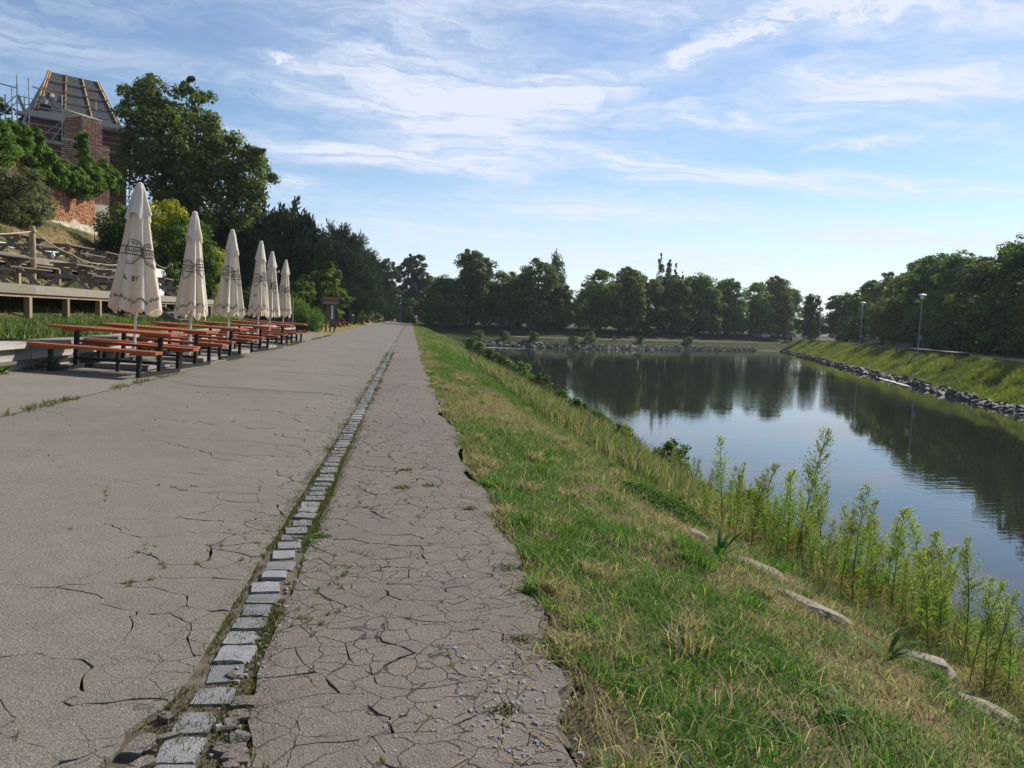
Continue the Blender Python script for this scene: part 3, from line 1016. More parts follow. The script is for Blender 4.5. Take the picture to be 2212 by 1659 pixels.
plant_tree('lime_tree', 'lime', -15.4, 58, 5.6, 1, 1, 0, 'huge dark broadleaf tree beside the scaffolded brick tower')
proto_tree('fringe', [(0, 0, 4, 1.5, 1.5, 1.6), (.6, 0, 6, 1.2, 1.2, 1.2)], 6, .2, nclump=45, per=60, size=.26, cs=.3, fill=250, base=(.07, .09, .05))
plant_tree('tree', 'fringe', -29.6, 59, 8.7, 1.0, 1.0, 0, 'grey-green tree cut off by the left edge near the tower')


# conifers
def conifer(key, lobes, h, r, ntuft, per, length, width, base, upb=.9, mat='needle', cs=.1, shell=.55):
    lobes = np.array(lobes, float)
    wgt = lobes[:, 3] * lobes[:, 5]; wgt /= wgt.sum()
    li = rng.choice(len(lobes), ntuft, p=wgt)
    d = rand_dirs(ntuft, .1)
    C = lobes[li, :3] + d * lobes[li, 3:6] * (rng.uniform(shell, 1.0, ntuft) ** .6)[:, None]
    out = d * np.array((1, 1, .3)) + np.array((0, 0, upb))
    k = np.repeat(np.arange(ntuft), per)
    D = out[k] * 1.0 + rng.normal(size=(len(k), 3)) * .55
    P = C[k] + rng.normal(size=(len(k), 3)) * cs + out[k] * rng.uniform(-.25, .35, len(k))[:, None]
    V, F = needle_arrays(P, D, length * rng.uniform(.6, 1.3, len(k)), width)
    col = tint(ntuft, base, .3)[k] * rng.uniform(.75, 1.25, len(k))[:, None]
    cm = mk_mesh('crown_' + key, V, [F], mat, np.repeat(col, 4, 0))
    t = trunk_limbs(h, r, C, 8, seed=len(TREE_ME) + 3)
    TREE_ME[key] = (mk_mesh('trunk_' + key, t.V, t.F, 'bark', smooth=True), cm)


conifer('yew', [(0, 0, 3.2, 1.9, 1.9, 3.2), (.9, .2, 4.6, 1.0, 1.0, 2.6), (-.9, .4, 4.2, 1.1, 1.1, 2.7), (.2, -.7, 3.8, 1.2, 1, 2.7), (-.2, 0, 6.0, .7, .7, 1.7), (1.7, 0, 3.6, .8, .8, 2.4)], 6, .2, 620, 34, .42, .13, (.026, .044, .024), 1.4, cs=.14)
yews = [(-14.4, 64, 2.4, 9.4, 1.3), (-11.9, 63, 1.6, 9.0, 1.25), (-9.5, 64, .8, 9.5, 1.1), (-8.4, 66, .6, 7.9, .95), (-16.4, 62, 3.2, 8.6, 1.2), (-10.6, 69, .8, 9.2, 1.3), (-13.0, 70, 1.4, 9.7, 1.4)]
ynm = ['dark yew behind the yellow-flowering bush', 'dark yew rising behind the second umbrella', 'tallest pointed dark yew right of the big broadleaf tree', 'narrow dark yew at the right end of the yew clump',
       'dark yew below the big broadleaf tree', 'yew half hidden at the back of the yew clump, nearer the pine', 'yew half hidden at the back of the yew clump, nearer the tower']
for i, (x, y, z, top, s) in enumerate(yews):
    plant_tree('yew_tree', 'yew', x, y, z, s, (top - z) / 7.6, i * 1.9, ynm[i], group='dark yews above the beer tables')

lob = []
q = random.Random(5)
for z in np.linspace(1.6, 7.6, 9):
    rr = 2.5 * (1 - ((z - 1.2) / 7.4) ** 1.6) + .25
    for a in range(5):
        t = q.uniform(0, 6.28)
        lob.append((math.cos(t) * rr * .6, math.sin(t) * rr * .6, z + q.uniform(-.2, .2), rr * .52, rr * .52, .62))
conifer('pine', lob, 7.5, .2, 700, 46, .34, .065, (.036, .066, .042), 1.25, cs=.10, shell=.4)
for i, (x, y, z, top, s, nm) in enumerate([(-8.4, 90, .35, 11.1, 1.45, 'bushy dark pine just right of the yew clump'), (-6.6, 93, .3, 10.4, 1.25, 'dark pine beside the lamp with the white notice'), (-6.0, 112, .3, 10.2, 1.3, 'narrow dark pine behind the lamp with the white notice'), (-8.6, 106, .3, 10.6, 1.5, 'shaggy pine hidden behind the bushy one'), (-5.2, 132, .3, 8.6, 1.2, 'low pine beside the open-crowned tree at the road end')]):
    plant_tree('pine_tree', 'pine', x, y, z, s, (top - z) / 8.3, i * 2.2, nm, group='pines along the road')

lob = [(0, 0, 7.4, 1.5, 1.5, 1.5), (1.2, 0, 6.0, 1.5, 1.5, 1.3), (-1.3, .3, 6.2, 1.3, 1.3, 1.2), (2.0, 0, 4.6, 1.3, 1.3, 1.2), (0, 0, 4.5, 2, 2, 1.3), (-1.4, 0, 3.6, 1.5, 1.5, 1.1), (.6, 0, 2.8, 2.0, 2, 1.3), (-.6, 0, 8.3, .8, .8, .7), (0, 0, 1.4, 2, 2, 1.2)]
proto_tree('maple', lob, 7.5, .22, nclump=210, per=85, size=.28, cs=.28, fill=350, base=(.038, .066, .03), droop=.1, nl=12)
plant_tree('maple_tree', 'maple', .7, 168, .1, 1.7, 1.6, .6, 'open-crowned dark tree at the end of the road')
plant_tree('maple_tree', 'maple', -4.9, 158, .2, 1.3, 1.38, 2.6, 'pale-topped tree between the last pines and the open-crowned tree')
lob = [(0, 0, 1.5, 1.5, 1.2, 1.4), (1.2, .2, 1.1, 1.1, 1.1, 1.1), (-1.1, .1, 1.2, 1.1, 1.1, 1.1)]
proto_tree('purple', lob, 1.4, .08, nclump=70, per=70, size=.2, cs=.3, fill=300, base=(.055, .030, .034), mat='leaf_dark', yellow=0)
plant_tree('purple_bush', 'purple', 4.7, 158, .2, 1.7, 2.0, 0, 'purple-leaved bush at the end of the road', 'bush')
plant_tree('shrub', 'shrub', 6.6, 150, .2, 1.4, 1.4, 1, 'green shrub right of the purple bush', 'shrub')
plant_tree('shrub', 'shrub', -1.0, 163, .1, 2.2, 2.4, 2, 'dark green shrub under the open-crowned tree', 'shrub')
plant_tree('shrub', 'shrub', -7.5, 99, .3, 1.3, 1.0, 3, 'low shrub behind the far park benches', 'shrub')
plant_tree('shrub', 'shrub', -9.0, 74, .4, 1.6, 1.5, 4, 'shrub behind the row of four benches', 'shrub')
plant_tree('shrub', 'shrub', -8.4, 90, .4, 1.6, 1.4, 4, 'shrub behind the dark litter bin', 'shrub')
plant_tree('shrub', 'shrub', -8.3, 128, .3, 2.2, 2.2, 5, 'dark shrub mass beyond the last benches', 'shrub')
plant_tree('shrub', 'shrub', -10.6, 66, .6, 2.0, 1.9, 5, 'dark shrub under the bushy pine', 'shrub')

# young fruit trees with thin stems
lob = [(0, 0, 2.5, .85, .85, .8), (.4, .1, 3.1, .6, .6, .6), (-.4, 0, 2.2, .6, .6, .5)]
proto_tree('young', lob, 2.6, .045, nclump=55, per=55, size=.17, cs=.32, fill=120, base=(.085, .135, .032), yellow=.06)
for i, (x, y, s, sz, nm) in enumerate([(-6.3, 57, 1.35, 1.28, 'young fruit tree with thin stem, tallest of the three beside the kiosk'), (-7.4, 54.5, 1.0, .95, 'young fruit tree with thin stem, nearest the last umbrella'), (-5.9, 63.5, 1.35, .98, 'young fruit tree with thin stem, beside the row of four benches')]):
    plant_tree('young_tree', 'young', x, y, float(ground(x, y)), s, sz, i, nm, group='young trees on the dry lawn')

# spreading juniper and the flowering bushes on the slope
conifer('juniper', [(0, 0, .55, 1.2, 1.0, .7), (.7, 0, .4, .8, .8, .5), (-.6, .1, .7, .8, .8, .7)], .6, .05, 260, 34, .26, .05, (.095, .150, .035), .5, 'grass_blade', .1)
plant_tree('juniper_bush', 'juniper', -7.0, 50.5, .2, .95, 1.25, 0, 'bright green spreading juniper on the dry lawn', 'bush')
plant_tree('juniper_bush', 'juniper', -8.6, 51.5, .5, 1.2, 1.6, 1, 'dull green juniper behind the last umbrella', 'bush')
lob = [(0, 0, 1.9, 1.5, 1.5, 1.7), (.9, -.2, 1.4, 1.1, 1.1, 1.4), (-.9, 0, 1.5, 1.1, 1.1, 1.4), (.3, -.4, 2.8, .8, .8, .9)]
proto_tree('golden', lob, 2, .06, nclump=110, per=85, size=.16, cs=.27, fill=500, base=(.20, .19, .018), yellow=.14, droop=-.3, aspect=.4)
proto_tree('greenbush', lob, 2, .06, nclump=110, per=85, size=.17, cs=.27, fill=500, base=(.060, .115, .022), yellow=.10, droop=0, aspect=.5)
gz = lambda x, y: float(ground(x, y))
plant_tree('flowering_bush', 'golden', -13.6, 45.5, gz(-13.6, 45.5) + .6, 1.0, 1.2, 0, 'tall bush with golden-yellow flowers behind the first umbrella', 'bush')
plant_tree('flowering_bush', 'greenbush', -12.2, 44, gz(-12.2, 44) - .2, 1.05, 1.30, 1, 'light green bush below the golden-flowered one', 'bush')
plant_tree('flowering_bush', 'greenbush', -15.9, 46.0, gz(-15.9, 46.0) - .2, .95, .95, 2, 'dark green bush against the end of the brick wall', 'bush')
plant_tree('flowering_bush', 'golden', -11.2, 45.2, gz(-11.2, 45.2) - .2, .7, 1.05, 2.2, 'bush with yellow tips beside the second umbrella', 'bush')
lob = [(0, 0, 1.2, 1.2, 1.4, 1.2), (0, 1.0, .8, .9, 1.0, .8), (0, -1.3, 1.2, 1.1, 1.3, 1.2)]
proto_tree('silver', lob, 1.5, .07, nclump=120, per=80, size=.17, cs=.25, fill=500, base=(.125, .145, .095), yellow=.02, aspect=.3, droop=-.2)
plant_tree('silver_bush', 'silver', -17.4, 37.6, 4.8, 1.0, .85, 0, 'grey-green silvery bush in front of the brick wall', 'bush')
plant_tree('silver_bush', 'silver', -17.8, 35.4, 4.9, 1.0, .9, 1.3, 'grey-green bush cut off by the left edge', 'bush')

# ivy over the wall
lob = [(.1, 37.6, 7.9, .7, 1.4, .9), (.05, 41.0, 8.9, .5, .9, .6), (0, 39.6, 8.6, .6, 1.2, .8), (0, 42.0, 8.1, .6, 1.2, .8), (0, 43.6, 7.8, .6, 1.0, .8), (.05, 45.0, 7.9, .6, 1.0, .65), (.05, 46.5, 7.7, .6, .9, .85),
       (0, 48.2, 8.3, .6, 1.0, .75), (.1, 49.6, 8.6, .6, 1.0, .8), (0, 50.8, 9.1, .5, .9, .7), (0, 51.6, 8.6, .5, .6, .9), (0, 47.3, 9.3, .4, .35, .8), (0, 47.1, 10.2, .35, .28, .7)]
V, F, c, C = crown(lob, 430, 120, .145, .30, 3500, (.075, .150, .024), .05, .55)
ivy = obj('ivy', V, [F], 'leaf', col=c, loc=(-18.55, 0, .28), label='thick green ivy tumbling over the old brick wall', category='ivy')

# ------------------------------------------------------------------ brick wall with its pier
wall = thing('brick_wall', 'old sunlit brick retaining wall under the ivy', 'wall', (0, 0, 0))
wb = lambda y: float(np.interp(y, [36, 43.6, 51.7], [5.0, 5.45, 5.95]))
mbw = MB()
mbw.add([(-19.0, 36, 4.2), (-19.0, 52, 4.2), (-19.0, 52, 9.3), (-19.0, 36, 8.4), (-19.8, 36, 4.2), (-19.8, 52, 4.2), (-19.8, 52, 9.3), (-19.8, 36, 8.4)],
        [(0, 1, 2, 3), (5, 4, 7, 6), (1, 5, 6, 2), (4, 0, 3, 7), (3, 2, 6, 7)])
mbw.build('mortar_core', 'mortar', wall)
pl = MB()
pl.add([(-18.90, y, z) for y in np.linspace(37, 52.02, 16) for z in (wb(y) - .9, wb(y) + .22 + .16 * math.sin(y * 1.9) + .10 * math.sin(y * 4.3))] +
       [(-19.02, y, z) for y in np.linspace(37, 52.02, 16) for z in (wb(y) - .9, wb(y) + .22 + .16 * math.sin(y * 1.9) + .10 * math.sin(y * 4.3))],
       [(2 * i, 2 * i + 2, 2 * i + 3, 2 * i + 1) for i in range(15)] + [(2 * i + 1, 2 * i + 3, 2 * i + 35, 2 * i + 33) for i in range(15)])
pl.build('plinth', 'plaster', wall)
BW, BH = .245, .112
bme = [mk_mesh('brick', *lump(900 + i, 1, 1, 1, .05, 1), 'brick_lit') for i in range(3)]
rs = random.Random(3)
cand = []
r = 0; z = 5.5
while z < 9.1:
    y = 37.5 + (.5 * BW if r % 2 else 0)
    while y < 51.95:
        zz = z + (y - 44) * .055
        if zz > wb(y) + .25 and zz < 9.0:
            cand.append((y, zz))
        y += BW * (1 if rs.random() > .25 else .55)
    z += BH; r += 1
cand.sort(key=lambda c: (c[0] - 46.5) ** 2 / 9 + (c[1] - 6.8) ** 2)
rest = MB()
for i, (y, z) in enumerate(cand):
    if i < 290:
        add('brick', bme[i % 3], wall, (-18.985 + rs.uniform(-.012, .012), y, z), None, (.07, BW - .03, BH - .024))
    else:
        rest.box((-18.985 + rs.uniform(-.012, .012), y, z), (.06, BW - .03 - rs.uniform(0, .02), BH - .024))
rest.build('bricks_far', 'brick_lit', wall, kind='stuff')
# pier: rotated so that its broad face looks down the road and its side catches the sun
pier = thing('brick_pier', 'stepped brick chimney pier rising out of the ivy', 'pier', (-19.9, 50.6, 6), R_(-33))
def prism(b, x0, x1, y0, y1, z0, za, zb):
    b.add([(x0, y0, z0), (x1, y0, z0), (x1, y1, z0), (x0, y1, z0), (x0, y0, za), (x1, y0, zb), (x1, y1, zb), (x0, y1, za)],
          [(0, 1, 5, 4), (1, 2, 6, 5), (2, 3, 7, 6), (3, 0, 4, 7), (4, 5, 6, 7), (3, 2, 1, 0)])
pb = MB(); prism(pb, -1.05, 1.15, -.6, .9, -1, 5.35, 4.85); pb.build('lower_shaft', 'mortar', pier)
pb = MB(); prism(pb, -1.0, .62, -.45, .75, 4.6, 6.95, 6.45); pb.build('upper_shaft', 'mortar', pier)
pb = MB(); prism(pb, .62, 1.22, -.66, .96, 4.86, 5.06, 4.93); pb.build('tile_shoulder', 'roof_tile', pier)
pb = MB(); prism(pb, -1.06, .68, -.5, .8, 6.47, 7.03, 6.53); pb.build('capping', 'concrete', pier)
bmb = [mk_mesh('brick', *lump(930 + i, 1, 1, 1, .05, 1), 'brick_shaded') for i in range(3)]
pbr = MB(); n = 0
for (x0, x1, yf, y1, z0, za, zb, xs_) in [(-1.05, 1.15, -.6, .9, 1.5, 5.35, 4.85, 1.15), (-1.0, .62, -.45, .75, 5.1, 6.95, 6.45, .62)]:
    r = 0; z = z0
    while z < za:
        x = x0 + .02 + (.12 if r % 2 else 0)
        while x < x1 - .05:
            L = min(.25 if rs.random() > .3 else .13, x1 - x)
            top = za + (zb - za) * (x + L - x0) / (x1 - x0)
            if z + .06 < top and L > .06:
                if n < 280 and z > 2.6:
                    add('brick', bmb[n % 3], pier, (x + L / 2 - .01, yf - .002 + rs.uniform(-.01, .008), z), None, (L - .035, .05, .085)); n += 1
                else:
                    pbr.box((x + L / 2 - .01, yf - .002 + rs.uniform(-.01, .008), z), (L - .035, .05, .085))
            x += L
        yy = yf + .05
        while yy < y1 - .1:
            if z + .06 < zb:
                pbr.box((xs_ + .002, yy + .12, z), (.05, .21, .085))
            yy += .25
        z += .118; r += 1
pbr.build('bricks_far', 'brick_shaded', pier, kind='stuff')

# ------------------------------------------------------------------ tower under repair
TA = math.atan2(.577, .817)
tower = thing('brick_tower', 'square brick tower with steep unfinished roof of grey membrane and battens', 'tower', (-25.7, 57.0, 0), TA)
TW, TD, EZ, RZ = 6.0, 5.2, 13.9, 17.65
b = MB()
b.add([(0, 0, 7), (TW, 0, 7), (TW, TD, 7), (0, TD, 7), (0, 0, EZ - .1), (TW, 0, EZ - .1), (TW, TD, EZ - .1), (0, TD, EZ - .1)],
      [(0, 1, 5, 4), (1, 2, 6, 5), (2, 3, 7, 6), (3, 0, 4, 7)])
b.build('wall', 'brick_dark', tower)
box('window_opening', (1.86, -.01, 12.75), (.42, .10, .75), 'black_opening', tower)
box('window_sill', (1.86, -.05, 12.33), (.6, .14, .07), 'concrete', tower)
box('eaves_cornice', (TW / 2, TD / 2, EZ - .16), (TW + .35, TD + .35, .16), 'wood_dark', tower)
# bell-cast hipped roof, ridge along the front
lev = [(-.35, EZ - .04, 1.0), (.42, EZ + .62, .0), (2.5, RZ, 0)]
b = MB()
rings = []
for (ins, z, _) in [(-.38, EZ - .05, 0), (.35, EZ + .55, 0)]:
    rings.append([(ins, ins, z), (TW - ins, ins, z), (TW - ins, TD - ins, z), (ins, TD - ins, z)])
rings.append([(1.65, TD / 2 - .05, RZ), (4.85, TD / 2 - .05, RZ), (4.85, TD / 2 + .05, RZ), (1.65, TD / 2 + .05, RZ)])
V = sum(rings, [])
F = [(i, (i + 1) % 4, 4 + (i + 1) % 4, 4 + i) for i in range(4)] + [(4 + i, 4 + (i + 1) % 4, 8 + (i + 1) % 4, 8 + i) for i in range(4)] + [(8, 9, 10, 11)]
b.add(V, F)
roof = b.build('roof', 'membrane', tower)
def on_front(s, t):
    """point on the front roof slope: s across 0..1, t up 0..1"""
    a = Vector((.35, .35, EZ + .55)).lerp(Vector((1.65, TD / 2 - .05, RZ)), t)
    c = Vector((TW - .35, .35, EZ + .55)).lerp(Vector((4.85, TD / 2 - .05, RZ)), t)
    p = a.lerp(c, s)
    return (p.x, p.y - .05, p.z + .02)
for s0, s1 in ((.03, .03), (.34, .34), (.66, .66), (.97, .97)):
    bar('batten', on_front(s0, .0), on_front(s1, 1.02), .09, .06, 'batten', roof)
for t, sa, sb in ((.30, .30, 1.0), (.54, -.02, 1.0), (.78, .03, 1.0), (.10, .2, .55)):
    p, q_ = Vector(on_front(sa, t)), Vector(on_front(sb, t))
    bar('batten', p + Vector((0, -.06, 0)), q_ + Vector((0, -.06, 0)), .08, .05, 'batten', roof)
hipL = (Vector((.35, TD - .35, EZ + .55)), Vector((1.65, TD / 2, RZ)))
bar('batten', (.30, .30, EZ + .55), (1.62, TD / 2 - .1, RZ + .05), .10, .08, 'batten', roof)
bar('batten', (TW - .30, .30, EZ + .55), (4.88, TD / 2 - .1, RZ + .05), .07, .06, 'scaffold_board', roof)
bar('loose_board', (.15, .1, EZ + 1.9), (2.2, .35, EZ + 1.72), .20, .05, 'batten', roof)
bar('loose_board', (.3, .2, EZ + .75), (.7, .25, EZ + 1.0), .22, .05, 'batten', roof)
# a torn flap of membrane
V = []; nn = 9
for i in range(nn):
    for j in range(nn):
        u, v = i / (nn - 1), j / (nn - 1)
        p = Vector(on_front(.02 + .26 * u, .10 + .30 * v))
        V.append((p.x, p.y - .10 - .22 * vnoise(u * 5, v * 5, 3), p.z + .12 * (vnoise(u * 4 + 9, v * 6, 4) - .5)))
obj('membrane_flap', V, [(i * nn + j, (i + 1) * nn + j, (i + 1) * nn + j + 1, i * nn + j + 1) for i in range(nn - 1) for j in range(nn - 1)], 'membrane', roof)
low = MB(); prism(low, -6, -.6, 1.5, 6, 7, 12.2, 12.6)
lowh = thing('dark_roof', 'dark low roof showing left of the tower behind the scaffold', 'roof', (-25.7, 57.0, 0), TA)
low.build('body', 'membrane', lowh)

# scaffold
sc = thing('scaffold', 'grey tubular steel scaffold wrapped round the brick tower', 'scaffold', (-25.7, 57.0, 0), TA)
def std(x, y, z0, z1):
    bar('standard', (x, y, z0), (x, y, z1), .075, .075, 'scaffold_steel', sc, True)
    for zz in np.arange(z0 + .4, z1, .5):
        bar('rosette', (x, y, zz - .02), (x, y, zz + .02), .13, .13, 'scaffold_steel', sc, True) if z1 - zz < 3 else None
for x, z0, z1 in ((-.95, 8, 16.1), (-.28, 8, 16.05), (1.66, 8, 15.4), (3.74, 8, 15.4), (5.9, 8, 14.8), (6.75, 8, 14.6)):
    std(x, -1.0, z0, z1)
for x, z1 in ((-1.0, 15.5), (6.75, 14.8)):
    for y in (.3, 2.6, 5.0):
        std(x, y, 8, z1)
std(1.95, -.45, 8, 12.75); std(-.3, .25, 8, 15.2); std(5.9, -.3, 8, 14.6)
for z in (14.75, 14.30, 13.15, 12.75, 11.6, 11.2, 10.2, 9.2):
    bar('ledger', (-1.0, -1.0, z), (6.85, -1.0, z), .06, .06, 'scaffold_steel', sc, True)
    bar('ledger', (6.75, -1.0, z), (6.75, 5.0, z), .06, .06, 'scaffold_steel', sc, True)
    bar('ledger', (-1.0, -1.0, z), (-1.0, 5.0, z), .06, .06, 'scaffold_steel', sc, True)
for z in (13.66, 12.08):
    bar('walkway', (-1.0, -.65, z), (6.85, -.65, z), .62, .07, 'scaffold_board', sc)
    bar('toe_board', (-1.0, -.98, z + .10), (6.85, -.98, z + .10), .03, .16, 'scaffold_board', sc)
    bar('walkway', (6.5, -1, z - .03), (6.5, 5, z - .03), .62, .07, 'scaffold_board', sc)
for a, c in (((.1, -1.06, 12.1), (1.6, -1.06, 13.6)), ((1.6, -1.08, 13.2), (.9, -1.08, 12.1)), ((-.95, -1.05, 12.0), (-.3, -1.05, 14.0)), ((-1.0, -.9, 10.4), (-1.0, 2.4, 13.4)), ((6.8, -1.0, 9.2), (6.8, 2.6, 12.4)), ((6.8, 2.6, 9.2), (6.8, -1.0, 12.4)), ((-.9, -1.1, 10.2), (-.3, -1.1, 12.0))):
    bar('brace', a, c, .06, .06, 'scaffold_steel', sc, True)
bar('hoist_arm', (-2.4, -1.0, 15.35), (-.95, -1.0, 15.25), .08, .08, 'scaffold_steel', sc, True)
bar('hoist_hook', (-2.0, -1.0, 14.8), (-2.0, -1.0, 15.3), .05, .05, 'scaffold_steel', sc, True)
bar('stair_flight', (-.75, -.8, 12.3), (-.35, -.8, 14.1), .5, .08, 'scaffold_board', sc)
bar('stair_flight', (-.8, -.5, 14.9), (-.4, -.5, 13.8), .5, .08, 'scaffold_board', sc)

# red gate at the foot of the wall, with the handrail that climbs the slope
rg = thing('red_railing', 'small red metal railing at the foot of the brick wall', 'railing', (-18.3, 50.6, gz(-18.3, 50.6)))
for dy in (0, .9):
    bar('post', (0, dy, -.2), (0, dy, 1.35), .06, .06, 'red_paint', rg)
for zz in (.45, .9, 1.3):
    bar('rail', (0, 0, zz), (0, .95, zz - .1), .05, .05, 'red_paint', rg)
hr = thing('handrail', 'grey concrete ramp edge with rail climbing the slope below the brick wall', 'handrail', (0, 0, 0))
bar('ramp_edge', (-17.6, 46.5, gz(-17.6, 46.5) + .1), (-13.4, 44.2, gz(-13.4, 44.2) + .25), .14, .3, 'concrete', hr)
bar('rail', (-17.6, 46.3, gz(-17.6, 46.5) + .9), (-13.4, 44.0, gz(-13.4, 44.2) + 1.0), .05, .05, 'scaffold_steel', hr, True)
for t in (0, .33, .66, 1):
    x, y_ = -17.6 + 4.2 * t, 46.3 - 2.3 * t
    bar('post', (x, y_, gz(x, y_) - .2), (x, y_, gz(x, y_) + .97), .05, .05, 'scaffold_steel', hr, True)

# ------------------------------------------------------------------ retaining wall along the terrace
rw = thing('retaining_wall', 'low pale concrete retaining wall with a weathered plank seat', 'wall', (-6.75, 0, 0))
rs = random.Random(12)
y = 6.0; k = 0
while y < 46:
    L = rs.uniform(1.9, 2.5)
    zt = .24
    bx = box('wall_block', (rs.uniform(-.02, .02) - .02, y + L / 2, zt + .13), (.42, L - .03, .42), 'concrete', rw)
    box('seat_plank', (.02 + rs.uniform(-.015, .015), y + L / 2, .68), (.56, L - .02, .09), 'wood_grey' if k % 3 else 'concrete', rw)
    box('ledge', (.05, y + L / 2, .40), (.46, L - .02, .05), 'wood_dark', rw)
    box('wall_block', (-.03 , y + L / 2, .53), (.40, L - .04, .20), 'concrete', rw)
    y += L; k += 1

# ------------------------------------------------------------------ wooden decks
def deck(name, label, x0, x1, y0, y1, z, posts, beam=.2, riser=None):
    t = thing(name, label, 'deck', (0, 0, 0))
    n = int(round((x0 - x1) / .29))
    for i in range(n):
        xx = x0 - (i + .5) * (x0 - x1) / n
        box('board', (xx, (y0 + y1) / 2, z - .025), ((x0 - x1) / n - .015, y1 - y0, .045), 'wood_grey', t)
    seg = 3.4
    yy = y0
    while yy < y1 - .1:
        L = min(seg, y1 - yy)
        box('front_beam', (x0 + .03, yy + L / 2, z - .13), (.05, L - .012, beam), 'wood_grey', t)
        box('lower_beam', (x0 - .05, yy + L / 2, z - .28), (.10, L - .012, .10), 'wood_warm', t)
        yy += L
    for py in posts:
        g0 = gz(x0 - .08, py) - .3
        bar('post', (x0 - .08, py, g0), (x0 - .08, py, z - .33), .15, .15, 'wood_warm', t)
        bar('post', (x1 + .2, py, gz(x1 + .2, py) - .3), (x1 + .2, py, z - .05), .13, .13, 'wood_warm', t)
    if riser:
        yy = y0
        while yy < y1 - .1:
            box('riser_panel', (x1 - .05, yy + 1.2, z + riser / 2), (.04, 2.36, riser), 'white_panel', t)
            yy += 2.4
    return t
deck('wooden_deck', 'lowest grey timber deck on short posts above the grass', -10, -12.4, 12, 41.2, 1.86, [14.5, 17, 19.6, 22.1, 24.4, 26.8, 30.2, 33.6, 35.5, 37.6, 39.4, 41], .22)
deck('wooden_deck', 'middle timber deck with a pale riser wall behind the lowest deck', -13, -15.4, 16, 41.5, 2.97, [19, 22, 25, 28, 31, 34, 37, 40], .22, .65)
deck('wooden_deck', 'top timber deck with pale riser just under the grassy slope', -15.9, -17.6, 18, 36.5, 3.72, [21, 25, 29, 33, 36], .18)
wp = thing('white_panel_wall', 'white boarded panel at the far end of the decks', 'panel', (-12.6, 40.2, 2.0))
for i in range(5):
    box('board', (-.02, i * .42, .55), (.04, .40, 1.5), 'white_panel', wp)


def picnic():
    t = thing('picnic_table', 'x', 'picnic table')
    for i in range(5):
        box('top_plank', (-.31 + i * .155, 0, .76), (.145, 2.1, .045), 'wood_dark', t)
    for s in (-1, 1):
        for k in (0, 1):
            box('seat_plank', (s * (.66 + .13 * k), 0, .44), (.12, 2.1, .045), 'wood_dark', t)
        bar('leg', (-.64, s * .72, 0), (.28, s * .72, .74), .05, .11, 'wood_grey', t)
        bar('leg', (.64, s * .77, 0), (-.28, s * .77, .74), .05, .11, 'wood_grey', t)
        bar('seat_bearer', (-.74, s * .82, .38), (.74, s * .82, .38), .05, .10, 'wood_grey', t)
        bar('top_bearer', (-.34, s * .82, .70), (.34, s * .82, .70), .05, .08, 'wood_grey', t)
        bar('brace', (0, s * .70, .36), (0, s * .15, .73), .07, .05, 'wood_warm', t)
    return t


pt0 = picnic()
spots = [(-10.75, 26.7, 1.87, 'grey A-frame picnic table at the front of the lowest deck, left of the first umbrella'), (-11.0, 22.6, 1.87, 'picnic table on the lowest deck cut off by the left edge'), (-10.9, 35.8, 1.87, 'picnic table on the lowest deck between the first two umbrellas'),
         (-13.9, 34.3, 2.98, 'picnic table on the middle deck beside the sagging rope'), (-13.9, 37.7, 2.98, 'picnic table on the middle deck next to the first umbrella'), (-13.9, 30.2, 2.98, 'picnic table on the middle deck beside the rope post'), (-14.0, 26.4, 2.98, 'picnic table on the middle deck cut off by the left edge'),
         (-16.7, 30.5, 3.73, 'picnic table on the top deck at the left edge'), (-11.0, 30.6, 1.87, 'picnic table on the lowest deck behind the first umbrella')]
for i, (x, y, z, lb) in enumerate(spots):
    t = pt0 if i == 0 else copy_tree(pt0)
    t.location = (x, y, z); t.rotation_euler = (0, 0, R_([4, -3, 6, -5, 3, -4, 2, 5, -2][i]))
    t['label'] = lb; t['group'] = 'picnic tables on the decks'

# rope with bulbs
for i, (pts, lb) in enumerate([([(-12.9, 28.65, 3.85), (-12.8, 31.5, 3.25), (-12.8, 34.2, 3.08), (-12.8, 37.2, 3.35), (-12.9, 40.6, 3.95)], 'rope festoon with bulbs sagging across the middle deck'), ([(-12.9, 40.6, 3.9), (-12.6, 41.6, 3.4), (-12.4, 42.3, 3.6)], 'short rope swag at the far end of the decks'), ([(-12.9, 28.65, 3.8), (-12.9, 24, 3.35), (-12.9, 19, 3.9)], 'rope festoon running off at the left edge')]):
    t = thing('festoon', lb, 'rope lights', (0, 0, 0))
    P = [Vector(p) for p in pts]; path_ = []
    for a, c in zip(P[:-1], P[1:]):
        for j in range(6):
            u = j / 6
            path_.append(a.lerp(c, u) + Vector((0, 0, -.10 * math.sin(u * math.pi))))
    path_.append(P[-1])
    b = MB(); b.limb(path_, [.028] * len(path_), 6); b.build('rope', 'rope', t)
    for j in range(3, len(path_) - 1, 5):
        p = path_[j]
        b = MB(); b.limb([p, p - Vector((0, 0, .22))], [.008, .008], 5); b.build('cable', 'rubber', t)
        b = MB(); b.limb([p - Vector((0, 0, .20)), p - Vector((0, 0, .27)), p - Vector((0, 0, .33)), p - Vector((0, 0, .39)), p - Vector((0, 0, .42))], [.03, .05, .075, .06, .02], 8); b.build('bulb', 'bulb', t, smooth=True)
